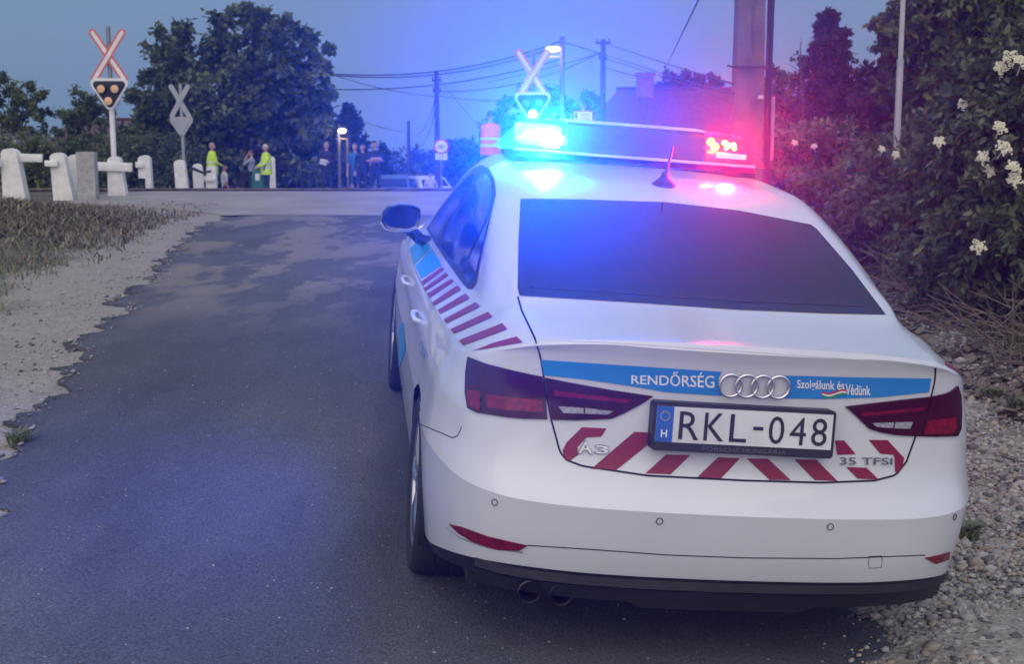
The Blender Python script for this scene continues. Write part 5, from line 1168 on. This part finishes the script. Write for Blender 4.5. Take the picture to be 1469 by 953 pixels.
navy = cloth('navy_cloth', (.014,.018,.035)); dark = cloth('dark_cloth', (.018,.018,.022))
person('person in a bright yellow hi-vis jacket seen side-on behind the far white post', 303, 42.6, 1.80, -70, hvy, dark, (.35,.26,.20), 'bent', vest=(hvy, refl))
person('seated person in dark shorts and white top low beside the yellow-jacketed man', 320, 43.5, 1.6, -60, cloth('white_shirt', (.6,.6,.6)), dark, (.04,.03,.025), 'sit', short='legs')
person('person in a grey checked shirt and dark trousers holding both hands to their face', 360, 43.6, 1.62, 75, cloth('grey_check', (.20,.22,.28), (.34,.35,.40), 12), dark, (.16,.05,.03), 'mouth')
person('grey-haired person in a yellow reflective vest and black trousers with back half turned', 381, 43.2, 1.78, 120, hvy, dark, (.5,.5,.5), 'bent', vest=(hvy, refl), sleeve=hvy)
bag = thing('shoulder_strap', 'dark strap across the back of the reflective vest', 'strap', onG(381, 43.2)); MB().tube([(.10,-.17,1.46),(.03,-.21,1.2),(-.05,-.20,.95)], [.028,.03,.028], 6).obj('strap', cloth('strap_grey', (.08,.085,.09)), bag)
person('person in a dark suit and pale shirt holding white papers under the walnut', 468, 42.5, 1.82, 185, dark, dark, (.25,.2,.16), 'papers')
pb = onG(466.5, 42.1); ps = thing('paper_sheets', 'white paper sheets held by the person in the dark suit', 'papers', (pb.x, pb.y, pb.z)); MB().box((-.07,0,1.17), (.24,.012,.20), Matrix.Rotation(.5, 3, 'X') @ Matrix.Rotation(.3, 3, 'Y')).obj('sheets', white_r, ps, False)
person('person in a blue T-shirt and shorts, leftmost of the tight group', 509, 42.8, 1.78, 160, cloth('blue_shirt', (.03,.16,.36)), cloth('blue_shorts', (.02,.06,.16)), (.3,.22,.16), 'stand', short='legs')
person('person in dark clothes squeezed between the blue shirt and the policeman', 520, 42.2, 1.74, 170, navy, navy, (.06,.045,.035), 'stand')
person('police officer in navy uniform with bare folded arms, rightmost of the group', 537, 41.6, 1.80, 195, navy, navy, (.02,.016,.014), 'folded', short=True)
person('person in a pink-orange reflective vest with back turned behind the police car roof', 704, 29.5, 1.76, 10, navy, navy, (.05,.04,.035), 'bent', vest=(hvo, refl))
person('distant seated person in pale clothes near the white car', 617, 50, 1.6, 180, cloth('pale_top', (.5,.45,.45)), cloth('pale_trousers', (.4,.38,.36)), (.1,.07,.05), 'sit')
# green bin
b = onG(371, 43.4); t = thing('waste_bin', 'dark green bell-shaped waste bin between two standing people', 'bin', b); g_ = M('bin_green', (.02,.14,.06), .5)
MB().lathe([(.30,0),(.31,.1),(.28,.7),(.24,.95),(.12,1.08),(.001,1.1)], 20).obj('bin_shell', g_, t); MB().box((-.02,-.27,.75), (.14,.05,.22), bev=.01).obj('bin_label', white_r, t)

# ------------------------------------------------------------------ distant cars
def small_car(label, u, Y, rz, col, plate=(.75,.75,.7), front=False):
    b = onG(u, Y); t = thing('parked_car', label, 'car', b, R(rz), 'cars parked beyond the crossing'); m = M('paint_%.2f' % col[2], col, .35, coat=.6)
    prof = [(-2.1,.30),(-2.12,.55),(-2.02,.88),(-1.55,.95),(-1.15,1.32),(-.7,1.44),(.35,1.43),(.75,1.30),(1.15,.98),(1.95,.84),(2.1,.62),(2.1,.30)]
    bm = bmesh.new(); n_ = len(prof); rows = []
    for x, s_ in ((-.84,1),(-.70,1),(0,1),(.70,1),(.84,1)):
        rows.append([bm.verts.new((x * (1 - .22 * max(0, z - .9) / .54 if abs(x) > .8 else 1), y * (.985 if abs(x) > .8 else 1), z - (.03 if abs(x) > .8 and z > .8 else 0))) for y, z in prof])
    for a, c_ in zip(rows[:-1], rows[1:]):
        for i in range(n_): bm.faces.new((a[i], a[(i+1) % n_], c_[(i+1) % n_], c_[i]))
    bm.faces.new(rows[0][::-1]); bm.faces.new(rows[-1]); bmesh.ops.recalc_face_normals(bm, faces=bm.faces[:])
    me = bpy.data.meshes.new('body'); bm.to_mesh(me); bm.free(); me.materials.append(m); o = bpy.data.objects.new('body', me); COL.objects.link(o); o.parent = t
    for y0, z0, y1, z1, nm in ((-1.50,.985,-1.17,1.29,'rear_window'),(.80,1.27,1.12,1.01,'windscreen')):
        w0, w1 = (.68,.60) if nm == 'rear_window' else (.60,.68); e = -.02 if nm == 'rear_window' else .02
        mesh_obj(nm, [(-w0,y0+e,z0+.01),(w0,y0+e,z0+.01),(w1,y1+e,z1+.01),(-w1,y1+e,z1+.01)], [(0,1,2,3)], glassm, t, False)
    for sx in (-1, 1):
        mesh_obj('side_window', [(sx*.835,-1.2,.95),(sx*.845,.95,.95),(sx*.765,.5,1.33),(sx*.765,-.85,1.33)], [(0,1,2,3)], glassm, t, False)
        for yy in (-1.3, 1.3): 
            q = MB(); q.lathe([(.2,-.09),(.31,-.09),(.32,0),(.31,.09),(.2,.09)], 20, (sx*.78, yy, .32), 'x'); w_ = q.obj('wheel', tyrem, t); MB().lathe([(.19,0),(.19,sx*.1),(.03,sx*.1)], 16, (sx*.78, yy, .32), 'x').obj('rim', rimm, w_)
        MB().box((sx*.68,-2.05,.74), (.26,.06,.16), bev=.02).obj('tail_light', lampred, t); MB().box((sx*.66,2.05,.68), (.30,.06,.13), bev=.02).obj('headlight', clearl, t)
        MB().ball((sx*.95, .75, 1.0), (.11,.07,.08), 6).obj('wing_mirror', m, t)
    MB().box((0,-2.13,.60), (.5,.02,.11)).obj('number_plate', M('plate_pale', plate), t, False); MB().box((0,-2.10,.40), (1.55,.1,.14), bev=.03).obj('bumper', blackpl, t)
    return t
small_car('bluish grey sedan parked right of the police officer', 562, 60, 4, (.05,.09,.14))
small_car('white car parked far behind the thin post of the round sign', 604, 64, 30, (.70,.70,.70))
small_car('white car partly hidden behind the lamp post and the suited person', 492, 62, 70, (.65,.66,.66))

# ------------------------------------------------------------------ haze added in place of lens flare around the beacons
hz_m = bpy.data.materials.new('beacon_glow_haze'); hz_m.use_nodes = True; n_ = hz_m.node_tree; n_.nodes.clear(); ou = n_.nodes.new('ShaderNodeOutputMaterial'); pv = n_.nodes.new('ShaderNodeVolumePrincipled')
pv.inputs['Density'].default_value = HAZE; pv.inputs['Color'].default_value = (.92, .94, 1, 1); pv.inputs['Anisotropy'].default_value = HAZE_G; n_.links.new(pv.outputs[0], ou.inputs['Volume'])
mb = MB(); mb.box((0, 85, -3.5), (530, 500, 30)); hz = mb.obj('haze', hz_m, None, False); tag(hz, kind='stuff'); hz['label'] = 'thin evening haze hanging over the road and crossing'; hz['category'] = 'haze'
